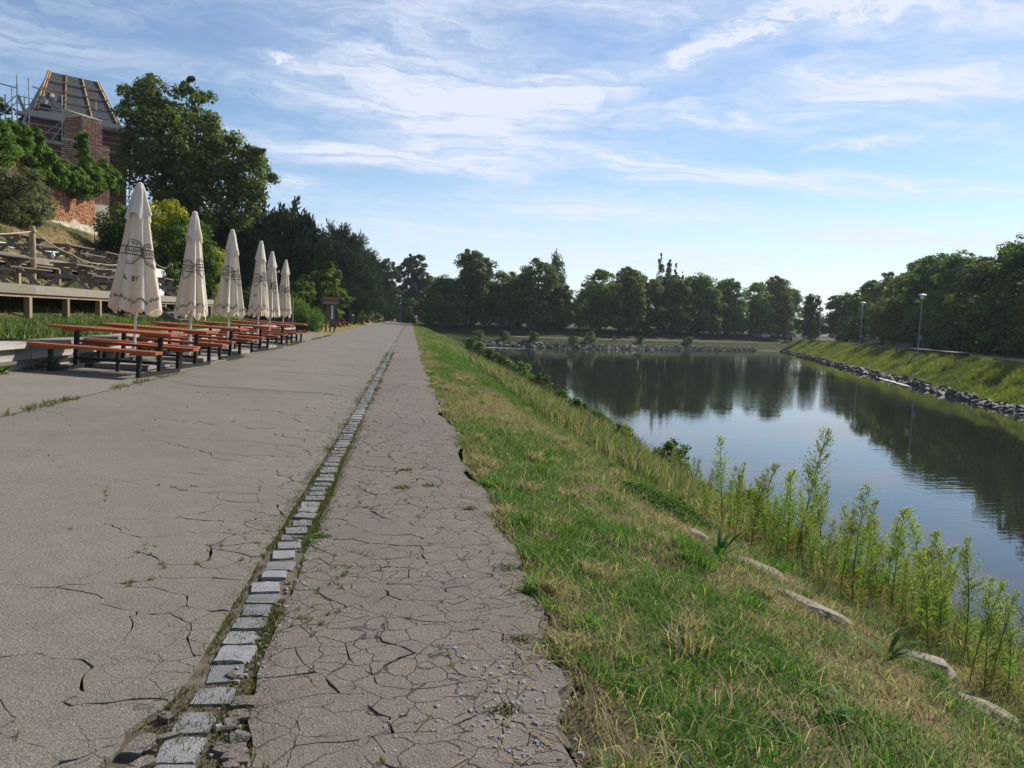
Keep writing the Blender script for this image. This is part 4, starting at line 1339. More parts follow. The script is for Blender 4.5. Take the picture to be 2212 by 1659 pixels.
for x, y, z0, z1, lb in ((-12.9, 28.65, 1.6, 4.0, 'split timber rope post on the middle deck'), (-12.9, 40.6, 2.0, 4.1, 'timber rope post behind the first umbrella'), (-12.4, 42.35, 2.0, 3.75, 'thin timber post at the far end of the decks')):
    t = thing('rope_post', lb, 'post', (x, y, 0))
    b = MB(); b.limb([(0, 0, z0), (.01, 0, (z0 + z1) / 2), (-.01, .02, z1 - .06), (0, .02, z1)], [.11, .105, .10, .07], 9); b.build('shaft', 'wood_warm', t, smooth=True)
    b = MB(); b.limb([(0, 0, z1 - .22), (0, 0, z1 - .12)], [.125, .125], 9); b.build('rope_wrap', 'rope', t)

# stairs up to the deck
st = thing('deck_stairs', 'dark timber stairs leading up to the lowest deck', 'stairs', (-9.0, 29.8, 0))
for s in (-.55, .55):
    bar('stringer', (.85, s, .75), (-.95, s, 1.75), .06, .26, 'wood_dark', st)
for i in range(4):
    box('tread', (.6 - i * .42, 0, .98 + i * .23), (.30, 1.05, .05), 'wood_dark', st)
    box('riser', (.46 - i * .42, 0, .88 + i * .23), (.03, 1.05, .18), 'wood_grey', st)

# ------------------------------------------------------------------ beer tables
def beer_table():
    t = thing('beer_table', 'x', 'table')
    for i in range(5):
        box('top_plank', (0, -.29 + i * .145, .755), (2.2, .135, .045), 'wood_bench', t)
    for s in (-1, 1):
        box('top_batten', (s * .72, 0, .715), (.22, .66, .04), 'wood_bench', t)
        for k in (0, 1):
            box('seat_plank', (0, s * (.73 + .145 * k), .455), (2.2, .135, .05), 'wood_bench', t)
        for e in (-1, 1):
            box('seat_batten', (e * .8, s * .80, .415), (.30, .26, .035), 'wood_bench', t)
            bar('seat_leg', (e * .76, s * .80, .0), (e * .76, s * .80, .41), .065, .065, 'steel_black', t)
        bar('table_leg', (s * .76, 0, .0), (s * .76, 0, .70), .07, .07, 'steel_black', t)
        bar('floor_bar', (s * .76, -.84, .035), (s * .76, .84, .035), .065, .065, 'steel_black', t)
    bar('stretcher', (-.76, 0, .20), (.76, 0, .20), .05, .05, 'steel_black', t)
    bar('center_post', (0, 0, .0), (0, 0, .36), .05, .05, 'steel_black', t)
    return t


bt0 = beer_table()
lbs = ['front beer table, red-brown planks on black frame, right by the retaining wall', 'second beer table, close behind the front one', 'third beer table, beside the second umbrella', 'fourth beer table, beyond the third umbrella',
       'fifth beer table, between the fourth and fifth umbrellas', 'last beer table, nearest the dry lawn']
for i, y in enumerate([14.9, 17.25, 20.5, 24.4, 28.6, 32.0]):
    t = bt0 if i == 0 else copy_tree(bt0)
    x = -5.28 + .03 * math.sin(i * 3)
    t.location = (x, y, float(zroad(x)) + .006)
    t.rotation_euler = (0, R_(2.3), R_([-7, -6, -5, -6, -4, -5][i]))
    t['label'] = lbs[i]; t['group'] = 'beer tables on the terrace'


# ------------------------------------------------------------------ closed umbrellas
def canopy_surface(seed):
    q = random.Random(seed)
    ph = [q.uniform(0, 6.28) for _ in range(8)]
    am = [q.uniform(.6, 1.2) for _ in range(8)]

    def S(th, t, off=0.0):
        # t: 0 at the top of the cloth, 1 at the hem; 2.55 m of cloth
        if t < .015:
            R = .055 + t * 2
        else:
            R = np.interp(t, [.015, .05, .14, .26, .45, .70, .9, 1.0], [.085, .115, .15, .20, .26, .345, .42, .45])
        a = np.interp(t, [0, .08, .3, .6, 1], [.06, .14, .30, .42, .50])
        f = 0.55 * math.cos(8 * th + ph[0] + .5 * math.sin(th + ph[1])) * am[0] + .30 * math.cos(5 * th + ph[2] + 1.2 * t) * am[1] + .22 * math.cos(13 * th + ph[3] - 1.5 * t) * am[2] + .15 * math.sin(3 * th + ph[4])
        f = max(-1.1, min(1.0, f))
        r = R * (1 + a * f * .75) + off
        z = -2.55 * t
        if t > .7:
            k = (t - .7) / .3
            z += k * (.10 * math.cos(8 * th + ph[5]) - .06 * f - .04 * math.sin(3 * th + ph[6]))
        return (r * math.cos(th), r * math.sin(th), z)
    return S


def cloth(S, t0, t1, nt, nth, name, mat, parent, off=0, flare=0, seed=0):
    V = []; F = []
    for i in range(nt + 1):
        t = t0 + (t1 - t0) * i / nt
        for j in range(nth):
            th = 2 * math.pi * j / nth
            fl = flare * (i / nt) ** 1.3
            x, y, z = S(th, t, off + fl * (1 + .45 * math.cos(4 * th + seed)))
            if flare:
                z += (i / nt) ** 2 * .07 * math.cos(4 * th + seed + .4)
            V.append((x, y, z))
    for i in range(nt):
        for j in range(nth):
            j2 = (j + 1) % nth
            F.append((i * nth + j, (i + 1) * nth + j, (i + 1) * nth + j2, i * nth + j2))
    return obj(name, V, F, mat, parent, smooth=True)


FONT_CACHE = {}


def text_flat(s, size):
    """flat triangles of a word, cut finely so that they can follow the folds"""
    key = (s, size)
    if key in FONT_CACHE:
        return FONT_CACHE[key]
    cu = bpy.data.curves.new('txt', 'FONT')
    cu.body = s; cu.size = size; cu.align_x = 'CENTER'; cu.resolution_u = 2; cu.offset = size * .012
    o = bpy.data.objects.new('txt', cu)
    COL.objects.link(o)
    bpy.context.view_layer.update()
    me = o.evaluated_get(bpy.context.evaluated_depsgraph_get()).to_mesh()
    bm = bmesh.new(); bm.from_mesh(me)
    bmesh.ops.triangulate(bm, faces=bm.faces[:])
    xs_ = [v.co.x for v in bm.verts]
    x = min(xs_)
    while x < max(xs_):
        bmesh.ops.bisect_plane(bm, geom=bm.verts[:] + bm.edges[:] + bm.faces[:], plane_co=(x, 0, 0), plane_no=(1, 0, 0))
        x += .022
    y = -.1
    while y < size:
        bmesh.ops.bisect_plane(bm, geom=bm.verts[:] + bm.edges[:] + bm.faces[:], plane_co=(0, y, 0), plane_no=(0, 1, 0))
        y += .03
    bm.verts.index_update()
    V = [(v.co.x, v.co.y) for v in bm.verts]
    F = [tuple(w.index for w in f.verts) for f in bm.faces]
    bm.free()
    bpy.data.objects.remove(o)
    FONT_CACHE[key] = (V, F)
    return V, F


def ring_flat(pts, w):
    """closed outline of width w through pts"""
    n = len(pts); V = []; F = []
    for i in range(n):
        a = Vector(pts[i - 1]); b = Vector(pts[(i + 1) % n]); d = (b - a).normalized(); nn_ = Vector((-d.y, d.x))
        p = Vector(pts[i])
        V += [tuple(p + nn_ * w / 2), tuple(p - nn_ * w / 2)]
    for i in range(n):
        j = (i + 1) % n
        F.append((2 * i, 2 * i + 1, 2 * j + 1, 2 * j))
    return V, F


def emblem():
    """shield-shaped double outline with a crown and a banner"""
    b = MB()
    def outline(s):
        P = []
        for k in range(40):
            a = 2 * math.pi * k / 40
            x, y = math.sin(a) * .21 * s, math.cos(a) * .22 * s
            if y < 0:
                x *= 1 - .55 * (-y / (.22 * s)) ** 2; y *= 1.25
            P.append((x, y))
        return P
    for s, w in ((1.0, .016), (.84, .009)):
        V, F = ring_flat(outline(s), w)
        b.add([(x, y, 0) for x, y in V], F)
    for yy in (.075, -.075):
        V = []; n = 24
        for k in range(n + 1):
            x = -.26 + .52 * k / n
            V += [(x, yy + .01, 0), (x, yy - .01, 0)]
        b.add(V, [(2 * k, 2 * k + 1, 2 * k + 3, 2 * k + 2) for k in range(n)])
    for k in range(3):
        V, F = ring_flat([(-.07 + .07 * k + .018 * math.cos(a), .15 + .018 * math.sin(a)) for a in np.linspace(0, 6.28, 9)[:-1]], .01)
        b.add([(x, y, 0) for x, y in V], F)
    return [(v[0], v[1]) for v in b.V], b.F


EMB = emblem()


def stamp(S, flat, th0, t0, name, parent, tilt=0.0, squeeze=1.0, mat='ink', wk=.75):
    V, F = flat
    out = []
    ct, stt = math.cos(tilt), math.sin(tilt)
    for x, y in V:
        X, Y = x * ct - y * stt, x * stt + y * ct
        t = t0 - Y / 2.55
        R = np.interp(t, [.015, .05, .14, .26, .45, .70, .9, 1.0], [.085, .115, .15, .20, .26, .345, .42, .45])
        th = th0 + X * squeeze / max(.1, R * wk)
        out.append(S(th, max(.02, min(.995, t)), .006))
    return obj(name, out, F, mat, parent, label='black printed brewery lettering' if 'letter' in name else 'black printed brewery emblem')


ulab = ['first and largest closed cream umbrella, beside the front beer table', 'second closed cream umbrella along the tables', 'third closed cream umbrella along the tables', 'fourth closed cream umbrella, left of the overlapping pair',
        'fifth closed cream umbrella, half behind the fourth', 'sixth and farthest closed cream umbrella by the dry lawn']
UM = [(-5.40, 16.1, 3.80, 1.9), (-5.12, 18.95, 3.64, 1.8), (-5.06, 22.5, 3.62, 1.9), (-4.98, 26.4, 3.68, 1.4), (-5.28, 30.3, 3.64, 1.2), (-5.46, 34.5, 3.62, 1.8)]
for i, (x, y, top, lean) in enumerate(UM):
    zg = float(zroad(x)) + .005
    t = thing('closed_umbrella', ulab[i], 'umbrella', (x, y, zg), group='closed umbrellas along the beer tables', rot=(0, R_(lean), 0))
    H_ = top - zg
    S0 = canopy_surface(60 + i)
    k = (.955, .915, .90, .915, .90, .91)[i]
    wk = (.86, .72, .72, .66, .66, .64)[i]
    S = lambda th, tt, off=0.0, S0=S0, H_=H_, k=k, wk=wk: (lambda p: (p[0] * wk, p[1] * wk, H_ - .03 + p[2] * k))(S0(th, tt, off))
    can = cloth(S, 0, 1, 46, 120, 'canopy', 'canvas', t)
    cloth(S, 0.0, .255, 16, 120, 'vent_cap', 'canvas', t, off=.012, flare=.05, seed=i)
    V, F = limb([(0, 0, H_ - .05), (0, 0, H_), (0, 0, H_ + .03)], [.06, .06, .02], 10)
    obj('finial', V, F, 'canvas', t, smooth=True)
    bar('pole', (0, 0, 0), (0, 0, H_ - .1), .056, .056, 'pole_white', t, True)
    bar('collar', (0, 0, .42), (0, 0, .50), .075, .075, 'pole_white', t, True)
    if i in (1, 3, 4):
        bar('hub', (0, 0, H_ - 2.52), (0, 0, H_ - 2.36), .09, .09, 'pole_white', t, True)
    for a in range(8):
        an = a * math.pi / 4 + .2
        bar('rib', (.05 * math.cos(an), .05 * math.sin(an), H_ - .2), (.2 * math.cos(an) * wk, .2 * math.sin(an) * wk, H_ - 2.05), .02, .02, 'pole_white', t)
    # which way is the camera from here
    thc = math.atan2(-y, -x)
    rr = random.Random(i)
    for kk_, dth in enumerate((rr.uniform(-.75, -.35), rr.uniform(.75, 1.15))):
        sh = rr.uniform(-.03, .03)
        stamp(S, EMB, thc + dth, .53 + sh, 'emblem', can, rr.uniform(-.12, .12), .8)
        stamp(S, text_flat('POST\u0158I\u017dINSK\u00c9', .085), thc + dth, .541 + sh, 'emblem_lettering', can, rr.uniform(-.1, .1), .55)
        if i in (0, 3, 4) and kk_ == 0:
            stamp(S, text_flat('\u00c1 BY' if i == 0 else 'B\u00dd', .13), thc + dth + .1, .76, 'lettering', can, rr.uniform(-.1, .1), .8)
    for dth in (-1.15, -.05, .85):
        stamp(S, text_flat('POST\u0158I\u017dINSK\u00c9', .082), thc + dth + rr.uniform(-.1, .1), .925, 'hem_lettering', can, rr.uniform(-.2, .25), .75)
    slab = thing('umbrella_base', 'concrete slab base of the %s closed umbrella' % ordinal(i), 'base', (x, y - .1, zg), R_(rr.uniform(-8, 2)), 'umbrella bases')
    for (dx, dy) in ((-.27, -.27), (.27, -.27), (-.27, .27), (.27, .27)):
        box('slab', (dx, dy, .045), (.52, .52, .085), 'concrete_slab', slab)

# ------------------------------------------------------------------ kiosk, lamps, benches, bins on the left
kz = .12
kiosk = thing('notice_kiosk', 'narrow dark timber notice board with small red shingled roof', 'notice board', (-5.3, 53.2, kz), R_(8))
for s in (-.28, 0, .28):
    bar('post', (s, 0, 0), (s, 0, 2.0), .10, .10, 'wood_dark', kiosk)
box('board', (0, 0, 1.25), (.5, .05, 1.0), 'wood_dark', kiosk)
box('notice', (.10, -.035, 1.35), (.16, .012, .9), 'white_paint', kiosk)
for s in (-1, 1):
    for r in range(4):
        f = (r + .5) / 4
        for c_ in range(5):
            box('shingle', (-.42 + c_ * .21, s * (.06 + .34 * f), 2.36 - .40 * f + .012 * (r % 2)), (.205, .14, .02), 'roof_tile', kiosk, rot=(R_(-48) * s, 0, 0))
b = MB(); b.add([(-.52, -.4, 1.95), (-.52, .4, 1.95), (-.52, 0, 2.38), (.52, -.4, 1.95), (.52, .4, 1.95), (.52, 0, 2.38)], [(0, 2, 1), (3, 4, 5), (0, 1, 4, 3)]); b.build('gable', 'wood_dark', kiosk)
box('fascia', (0, -.42, 1.96), (1.0, .03, .16), 'wood_grey', kiosk)


def park_bench():
    t = thing('park_bench', 'x', 'bench')
    for i in range(5):
        box('seat_slat', (0, -.20 + i * .1, .45), (1.6, .08, .03), 'wood_bench', t)
    for i in range(4):
        box('back_slat', (0, .27 + i * .05, .55 + i * .115), (1.6, .03, .09), 'wood_bench', t)
    for s in (-.65, .65):
        bar('leg', (s, -.22, 0), (s, .2, .44), .07, .07, 'steel_black', t)
        bar('leg', (s, .34, 0), (s, -.1, .44), .07, .07, 'steel_black', t)
        bar('back_support', (s, .16, .4), (s, .46, .98), .06, .06, 'steel_black', t)
        bar('armrest', (s, -.2, .62), (s, .32, .66), .06, .04, 'steel_black', t)
    return t


pb0 = park_bench()
bsp = [(-6.35, 66.0, 'first of the row of four wooden park benches beyond the kiosk'), (-6.2, 69.3, 'second of the row of four wooden park benches beyond the kiosk'), (-6.1, 72.6, 'third of the row of four wooden park benches beyond the kiosk'), (-6.0, 76.0, 'last of the row of four wooden park benches beyond the kiosk'),
       (-5.5, 93, 'single wooden park bench after the lamp with the notice'), (-5.0, 116, 'pale wooden park bench by the dark litter bin'), (-4.6, 128, 'wooden park bench at the far end of the lawn, first of two'), (-4.4, 134, 'wooden park bench at the far end of the lawn, second of two')]
for i, (x, y, lb) in enumerate(bsp):
    t = pb0 if i == 0 else copy_tree(pb0)
    t.location = (x, y, .13); t.rotation_euler = (0, 0, R_(100)); t['label'] = lb; t['group'] = 'park benches beside the road'


def lamp(x, y, z, h, lb, kind, notice=None):
    t = thing('street_lamp', lb, 'lamp', (x, y, z), group='street lamps')
    b = MB(); b.limb([(0, 0, -.2), (0, 0, h * .3), (0, 0, h)], [.06, .05, .035], 9); b.build('pole', 'lamp_grey', t, smooth=True)
    if kind == 'arm':
        box('lamp_head', (.28, 0, h + .03), (.62, .22, .10), 'lamp_grey', t)
        box('lens', (.32, 0, h - .035), (.45, .16, .03), 'bulb', t)
    else:
        b = MB(); b.limb([(0, 0, h - .05), (0, 0, h + .02), (0, 0, h + .32), (0, 0, h + .36)], [.06, .13, .22, .22], 12); b.build('lantern', 'bulb', t, smooth=False)
        b = MB(); b.limb([(0, 0, h + .36), (0, 0, h + .40), (0, 0, h + .50)], [.42, .42, .12], 14); b.build('cap', 'lamp_grey', t)
        box('junction_box', (.14, -.1, h * .30), (.22, .18, .42), 'lamp_grey', t)
        box('base_plate', (0, 0, .12), (.4, .4, .24), 'concrete', t)
    if notice:
        box('notice_plate', (0, -.08, h * .70), (.42, .03, .72), notice, t)
        if notice == 'white_paint':
            for k in range(5):
                box('notice_line', (0, -.098, h * .70 + .24 - k * .11), (.28 if k % 2 else .33, .006, .035), 'ink', t)
    return t


lamp(-6.6, 88, .13, 4.0, 'slim street lamp with a white notice plate beyond the benches', 'arm', 'white_paint')
lamp(-5.9, 122, .13, 4.0, 'slim street lamp behind the pale bench', 'arm')
lamp(-1.9, 158, .13, 4.6, 'distant street lamp with a red notice at the end of the road', 'arm', 'red_paint')
lamp(-7.9, 44.8, .3, 3.3, 'slim grey lamp post beside the last umbrella', 'arm')
lamp(49.5, 69.6, gz(49.5, 69.6), 5.4, 'street lamp standing before the low dark wall on the right bank', 'lantern')
lamp(57.3, 92.0, gz(57.3, 92.0), 5.6, 'street lamp in the middle of the right bank lawn', 'lantern')
lamp(70.5, 125.5, gz(70.5, 125.5), 5.7, 'farthest street lamp on the right bank, nearest the cars', 'lantern')


def bin_(x, y, lb, mat):
    t = thing('litter_bin', lb, 'litter bin', (x, y, .13), group='litter bins')
    b = MB(); b.limb([(0, 0, .25), (0, 0, .3), (0, 0, 1.0)], [.20, .26, .28], 14); b.build('body', mat, t, smooth=False)
    b = MB(); b.limb([(0, 0, 1.02), (0, 0, 1.10), (0, 0, 1.22), (0, 0, 1.27)], [.31, .30, .2, .05], 14); b.build('lid', mat, t)
    bar('post', (.3, 0, 0), (.3, 0, 1.15), .06, .06, 'steel_black', t)


bin_(-6.3, 86, 'green domed litter bin under the lamp with the notice', 'green_paint')
bin_(-5.6, 118.5, 'dark domed litter bin beside the pale bench', 'steel_black')
# thin posts at the lawn's edge
for i, (x, y, h) in enumerate([(-7.05, 46.6, 2.1), (-6.75, 46.2, 2.0), (-7.3, 51.0, 2.0)]):
    t = thing('wooden_stake', ['stake beside the lamp by the last umbrella', 'stake nearest the last umbrella', 'stake supporting the young tree'][i], 'stake', (x, y, .2))
    b = MB(); b.limb([(0, 0, 0), (.01, 0, h * .5), (0, 0, h)], [.045, .04, .035], 7); b.build('shaft', 'wood_grey', t)
# bicycles in a rack by the last table
for i in range(2):
    t = thing('bicycle', ['bicycle leaning by the last table, the nearer one', 'bicycle leaning by the last table, the farther one'][i], 'bicycle', (-6.75 + .1 * i, 40.5 + .7 * i, .30), R_(15 + 8 * i), 'bicycles', rot=(R_(6), 0, R_(20 + 8 * i)))
    for wx in (-.52, .52):
        V, F = [], []
        n = 20
        for k in range(n):
            a = 2 * math.pi * k / n
            for (dr, dy) in ((-.02, 0), (0, .015), (.02, 0), (0, -.015)):
                V.append((wx + math.cos(a) * (.33 + dr), dy, .34 + math.sin(a) * (.33 + dr)))
        for k in range(n):
            for j in range(4):
                F.append((k * 4 + j, k * 4 + (j + 1) % 4, ((k + 1) % n) * 4 + (j + 1) % 4, ((k + 1) % n) * 4 + j))
        obj('wheel', V, F, 'rubber', t)
    for a, c in (((-.52, 0, .34), (-.12, 0, .32)), ((-.12, 0, .32), (-.22, 0, .85)), ((-.12, 0, .32), (.36, 0, .78)), ((-.2, 0, .80), (.36, 0, .82)), ((.52, 0, .34), (.34, 0, .98)), ((-.52, 0, .34), (-.2, 0, .80))):
        bar('frame_tube', a, c, .035, .035, 'steel_black', t, True)
    bar('handlebar', (.32, -.26, 1.0), (.32, .26, 1.0), .03, .03, 'lamp_grey', t, True)
    box('saddle', (-.24, 0, .9), (.26, .13, .05), 'rubber', t)
V, F = lump(77, 1.2, .8, .35, .25, 4, .3)
obj('plastic_sheet', V, F, 'white_paint', smooth=True, loc=(-5.9, 36.6, .36), label='crumpled white plastic sheet behind the last table', category='sheet')

# ------------------------------------------------------------------ stones along the water
stone_me = {m_: [mk_mesh('stone', *lump(200 + i, 1, 1, 1, .30, 5 if m_ == 'slab_stone' else 2, .45 if m_ == 'slab_stone' else 0), m_) for i in range(8)] for m_ in ('stone', 'stone_dark', 'slab_stone')}


def riprap(label, pts, mat, smin, smax, tall, seed, nmax=290, flat=.45):
    t = thing('riprap', label, 'rocks', (0, 0, 0))
    rr = random.Random(seed)
    rest = MB()
    for i, (x, y, sc_) in enumerate(pts):
        z = gz(x, y)
        s = rr.uniform(smin, smax) * sc_
        z = max(z, WATER_Z - .05) + s * .10
        rot = (rr.uniform(-.5, .5), rr.uniform(-.5, .5), rr.uniform(0, 6.28))
        sz = (s * rr.uniform(.8, 1.5), s * rr.uniform(.6, 1.0), s * rr.uniform(flat * .7, flat * 1.4))
        if i < nmax:
            add('stone', stone_me[mat][rr.randrange(8)], t, (x, y, z), rot, sz)
        else:
            me = stone_me[mat][rr.randrange(8)]
            M = Matrix.LocRotScale(Vector((x, y, z)), None, Vector(sz)) @ Matrix.Rotation(rot[2], 4, 'Z')
            rest.add([M @ v.co for v in me.vertices], [tuple(p.vertices) for p in me.polygons])
    if rest.V:
        rest.build('stones_far', mat, t, kind='stuff')
    return t


rr = random.Random(31)
pts = []
for i in range(560):
    y = 34 + 108 * (i / 560) ** 1.25
    d = rr.uniform(-.25, .45)
    pts.append((float(x_right(y)) + d / .936 + .1, y + rr.uniform(-.2, .2), 1.0 if y < 60 else 1.15))
riprap('dark angular rocks lining the foot of the right bank', pts, 'stone_dark', .28, .66, 1, 5)
pts = []
for i in range(520):
    x = rr.uniform(8.2, 66)
    d = rr.uniform(-.1, 1.5)
    pts.append((x, float(y_far(x)) + d, 1.0))
pts.sort(key=lambda p: p[0])
pts = pts[:290][::1] + pts[290:]
riprap('jumbled pale rocks along the far shore below the path', pts, 'stone', .25, .62, 1, 6)
pts = []
for i in range(130):
    y = 24 + 88 * rr.random()
    pts.append((float(x_left(y)) - rr.uniform(-.2, .9), y, .8))
riprap('scattered pale rocks at the waterline of the near bank', pts, 'stone', .3, .8, 1, 7)
# flat stone slabs laid in the near bank
for i, (x, y, sx, sy, rz) in enumerate([(2.66, 6.75, .5, .55, .4), (2.88, 6.0, .75, .8, -.3), (3.02, 5.15, .85, .7, .5), (3.45, 4.6, .5, .45, .9), (3.40, 3.95, .55, .5, -.4), (3.75, 3.3, .5, .55, .6), (5.4, 9.6, .6, .5, .5), (5.6, 8.0, .7, .5, .1), (6.3, 6.6, .7, .5, -.3), (6.0, 11.5, .6, .45, .3), (5.9, 14.2, .6, .45, .8), (6.5, 4.9, .6, .45, 0)]):
    z = gz(x, y)
    sl_ = gz(x + .3, y) - gz(x - .3, y)
    add('stone_slab', stone_me['slab_stone'][i % 8], None, (x, y, z - (.115 if i < 6 else .06)), (rr.uniform(-.10, .10), -math.atan2(sl_, .6), rz), (sx, sy, .30 if i < 6 else .4),
        label=['weathered flat slab at the top of the slab row in the near bank', 'broad pale slab second from the top of the slab row', 'large brownish slab in the middle of the slab row', 'cracked slab fourth in the slab row', 'slab fifth in the slab row, sunk in dry grass', 'lowest slab of the row, near the bottom of the picture',
               'dark rock ledge behind the tall horseweed', 'rock ledge under the horseweed clump', 'rock at the waterline behind the weeds', 'brown rock ledge at the waterline', 'brown rock ledge farther along the waterline', 'pale rock among the weeds at the lower right'][i], category='stone')

# loose gravel on the broken edge of the path
V = []; F = []
n = 0
rr = random.Random(90)
gm = MB()
for i in range(560):
    if i < 300:
        x = rr.gauss(.42, .12); y = rr.gauss(2.75, .35)
    elif i < 330:
        x = rr.gauss(.02, .06); y = rr.gauss(2.45, .22)
    elif i < 430:
        x = rr.gauss(.22, .10); y = rr.choice([4.25, 5.15, 6.9, 8.8]) + rr.gauss(0, .12)
    else:
        x = rr.gauss(-.58, .05); y = rr.uniform(2.0, 5)
    if x > edge_r(y) + .1:
        continue
    s = rr.uniform(.005, .017) if rr.random() < .9 else rr.uniform(.017, .026)
    a = rr.uniform(0, 6.28)
    P = [(x + math.cos(a + k * 1.57 + rr.uniform(-.3, .3)) * s * rr.uniform(.6, 1.2), y + math.sin(a + k * 1.57) * s * rr.uniform(.6, 1.2)) for k in range(4)]
    z0 = float(zroad(x))
    gm.add([(p[0], p[1], z0 - .002) for p in P] + [(x + (p[0] - x) * .6, y + (p[1] - y) * .6, z0 + s * rr.uniform(.2, .5)) for p in P], [(0, 1, 5, 4), (1, 2, 6, 5), (2, 3, 7, 6), (3, 0, 4, 7), (4, 5, 6, 7)])
gm.build('gravel', 'gravel', kind='stuff', label='loose grey chippings on the broken path edge')

# ------------------------------------------------------------------ grass
def dryness(x, y):
    n = fbm(x * 1.15 + 3, y * .55, 101) * .5 + fbm(x * 4.2, y * 3.6, 102) * .5
    d = sstep(n, .45, .58)
    def blob(cx, cy, rx, ry, s=1):
        return s * np.exp(-(((x - cx) / rx) ** 2 + ((y - cy) / ry) ** 2))
    d = d + blob(1.75, 15.5, .45, 3.5) + blob(2.4, 12.0, .4, 2.5, .8) + blob(2.5, 8.5, .5, 1.0, .7) + blob(2.35, 3.6, .6, .8, .9) + blob(3.2, 5.2, .6, .9, .8) + blob(2.3, 6.8, .3, .8, .6) + .7 * sstep(x, 3.4, 5.0) * sstep(y, 60, 20)
    d = d + sstep(x, 1.05, .62) * .5
    d = d - blob(1.35, 4.1, .6, 1.3, .8) - blob(1.2, 6.5, .5, 1.2, .7) - blob(2.7, 8.0, .5, .8, 1.0) - blob(2.6, 10.6, .45, 1.6, .9) - blob(1.5, 3.0, .5, .4, .7) - blob(2.9, 19, .5, 6, .8) - blob(2.0, 30, 1.2, 8, .7) - blob(1.3, 10, .4, 2, .5)
    return np.clip(d, 0, 1)


GREEN = np.array((.055, .125, .024)); GREEN2 = np.array((.125, .225, .042)); STRAW = np.array((.38, .305, .19)); BROWN = np.array((.15, .108, .068))


def scatter_bank(n, y0, y1, hmin, hmax, w, five, power=1.0, x1=None, dens=None):
    y = y0 + (y1 - y0) * rng.uniform(0, 1, n) ** power
    xl = x_left(y)
    er = edge_r(y)
    x = er - .03 + (xl + .05 - er) * rng.uniform(0, 1, n) ** 1.25
    # ragged turf edge towards the path; bare soil in the nearest corner
    e = (x - er)
    cl = fbm(x * 2.3, y * 2.3, 111)
    keep = (rng.uniform(size=n) < .05 + sstep(e + (cl - .5) * .45, -.04, .16)) & (rng.uniform(size=n) < .35 + .9 * fbm(x * 4, y * 4, 112) * 1.25)
    keep &= ~((e < .30 + .5 * (cl - .5)) & (y < 2.9) & (rng.uniform(size=n) > .25))
    x, y = x[keep], y[keep]
    d = dryness(x, y)
    isdry = rng.uniform(size=len(x)) < d * .92 + .06
    g_ = GREEN + (GREEN2 - GREEN) * rng.uniform(size=len(x))[:, None] * (.4 + .9 * fbm(x * .8, y * .5, 115))[:, None]
    s_ = STRAW + (BROWN - STRAW) * (rng.uniform(size=len(x)) ** 1.5)[:, None]
    col = np.where(isdry[:, None], s_, g_) * rng.uniform(.7, 1.25, len(x))[:, None]
    tuft = .35 + 1.1 * fbm(x * 3.2, y * 3.2, 117) * (.5 + fbm(x * 9, y * 9, 118))
    far = sstep(x, 3.2, 5)
    h = rng.uniform(hmin, hmax, len(x)) * tuft * np.where(isdry, .85, 1.0) * (1 + .9 * far)
    P = np.stack([x, y, ground(x, y)], 1)
    return P, h, np.full(len(x), w) * rng.uniform(.7, 1.3, len(x)), col


P, h, w, c = scatter_bank(250000, 1.6, 9, .03, .11, .0062, True, 1.3)
grass('grass', P, h, w, c, 1.25, True, kind='stuff', label='mixed green and straw-dry grass on the near bank')
P, h, w, c = scatter_bank(190000, 8.5, 32, .04, .15, .013, False, 1.35)
grass('grass', P, h, w, c, 1.1, False, kind='stuff', label='grass on the bank farther along the path')
P, h, w, c = scatter_bank(70000, 30, 113, .10, .26, .04, False, 1.3)
grass('grass', P, h, w, c, .7, False, kind='stuff', label='distant grass on the near bank')

# long grass of the right bank
n = 90000
y = 30 + 115 * rng.uniform(0, 1, n) ** 1.35
d = rng.uniform(.35, 5.6, n)
x = x_right(y) + d / .936
cl = fbm(x * .8, y * .8, 131)
col = np.where((cl > .52)[:, None], np.array((.24, .29, .05)), np.array((.115, .195, .036))) * rng.uniform(.7, 1.3, n)[:, None]
dr = rng.uniform(size=n) < .12 + .5 * sstep(d, 4.2, 5.2)
col[dr] = np.array((.26, .20, .08)) * rng.uniform(.7, 1.2, dr.sum())[:, None]
grass('grass', np.stack([x, y, ground(x, y)], 1), (.08 + .75 * cl ** 2) * rng.uniform(.5, 1.2, n) * sstep(d, 6.4, 4.0) + .05, .05, col, .9, False, kind='stuff', label='long bright grass on the right bank slope')
n = 30000
y = 36 + 110 * rng.uniform(0, 1, n) ** 1.3
x = x_right(y) + rng.uniform(5.2, 24, n)
col = np.array((.13, .12, .045)) * rng.uniform(.6, 1.3, n)[:, None]
dd_ = (x - x_right(y)) * .936
k = (dd_ < 5.6) | (dd_ > 8.6)
grass('grass', np.stack([x, y, ground(x, y)], 1)[k], .10, .05, col[k], .6, False, kind='stuff', label='dry mown lawn under the right bank trees')
# far shore
n = 26000
x = rng.uniform(2, 80, n); d = np.concatenate([rng.uniform(.6, 4.6, n // 2), rng.uniform(8.6, 17, n - n // 2)])
y = y_far(x) + d
col = np.where((d < 5)[:, None], np.array((.080, .110, .034)), np.array((.040, .048, .020))) * rng.uniform(.5, 1.4, n)[:, None]  # upper bank grass darker, with the tree shade painted into its green
grass('grass', np.stack([x, y, ground(x, y)], 1), .12 + .35 * (d < 5) * fbm(x * .9, y * .9, 141) ** 2, .06, col, .8, False, kind='stuff', label='grass and weeds of the far shore')
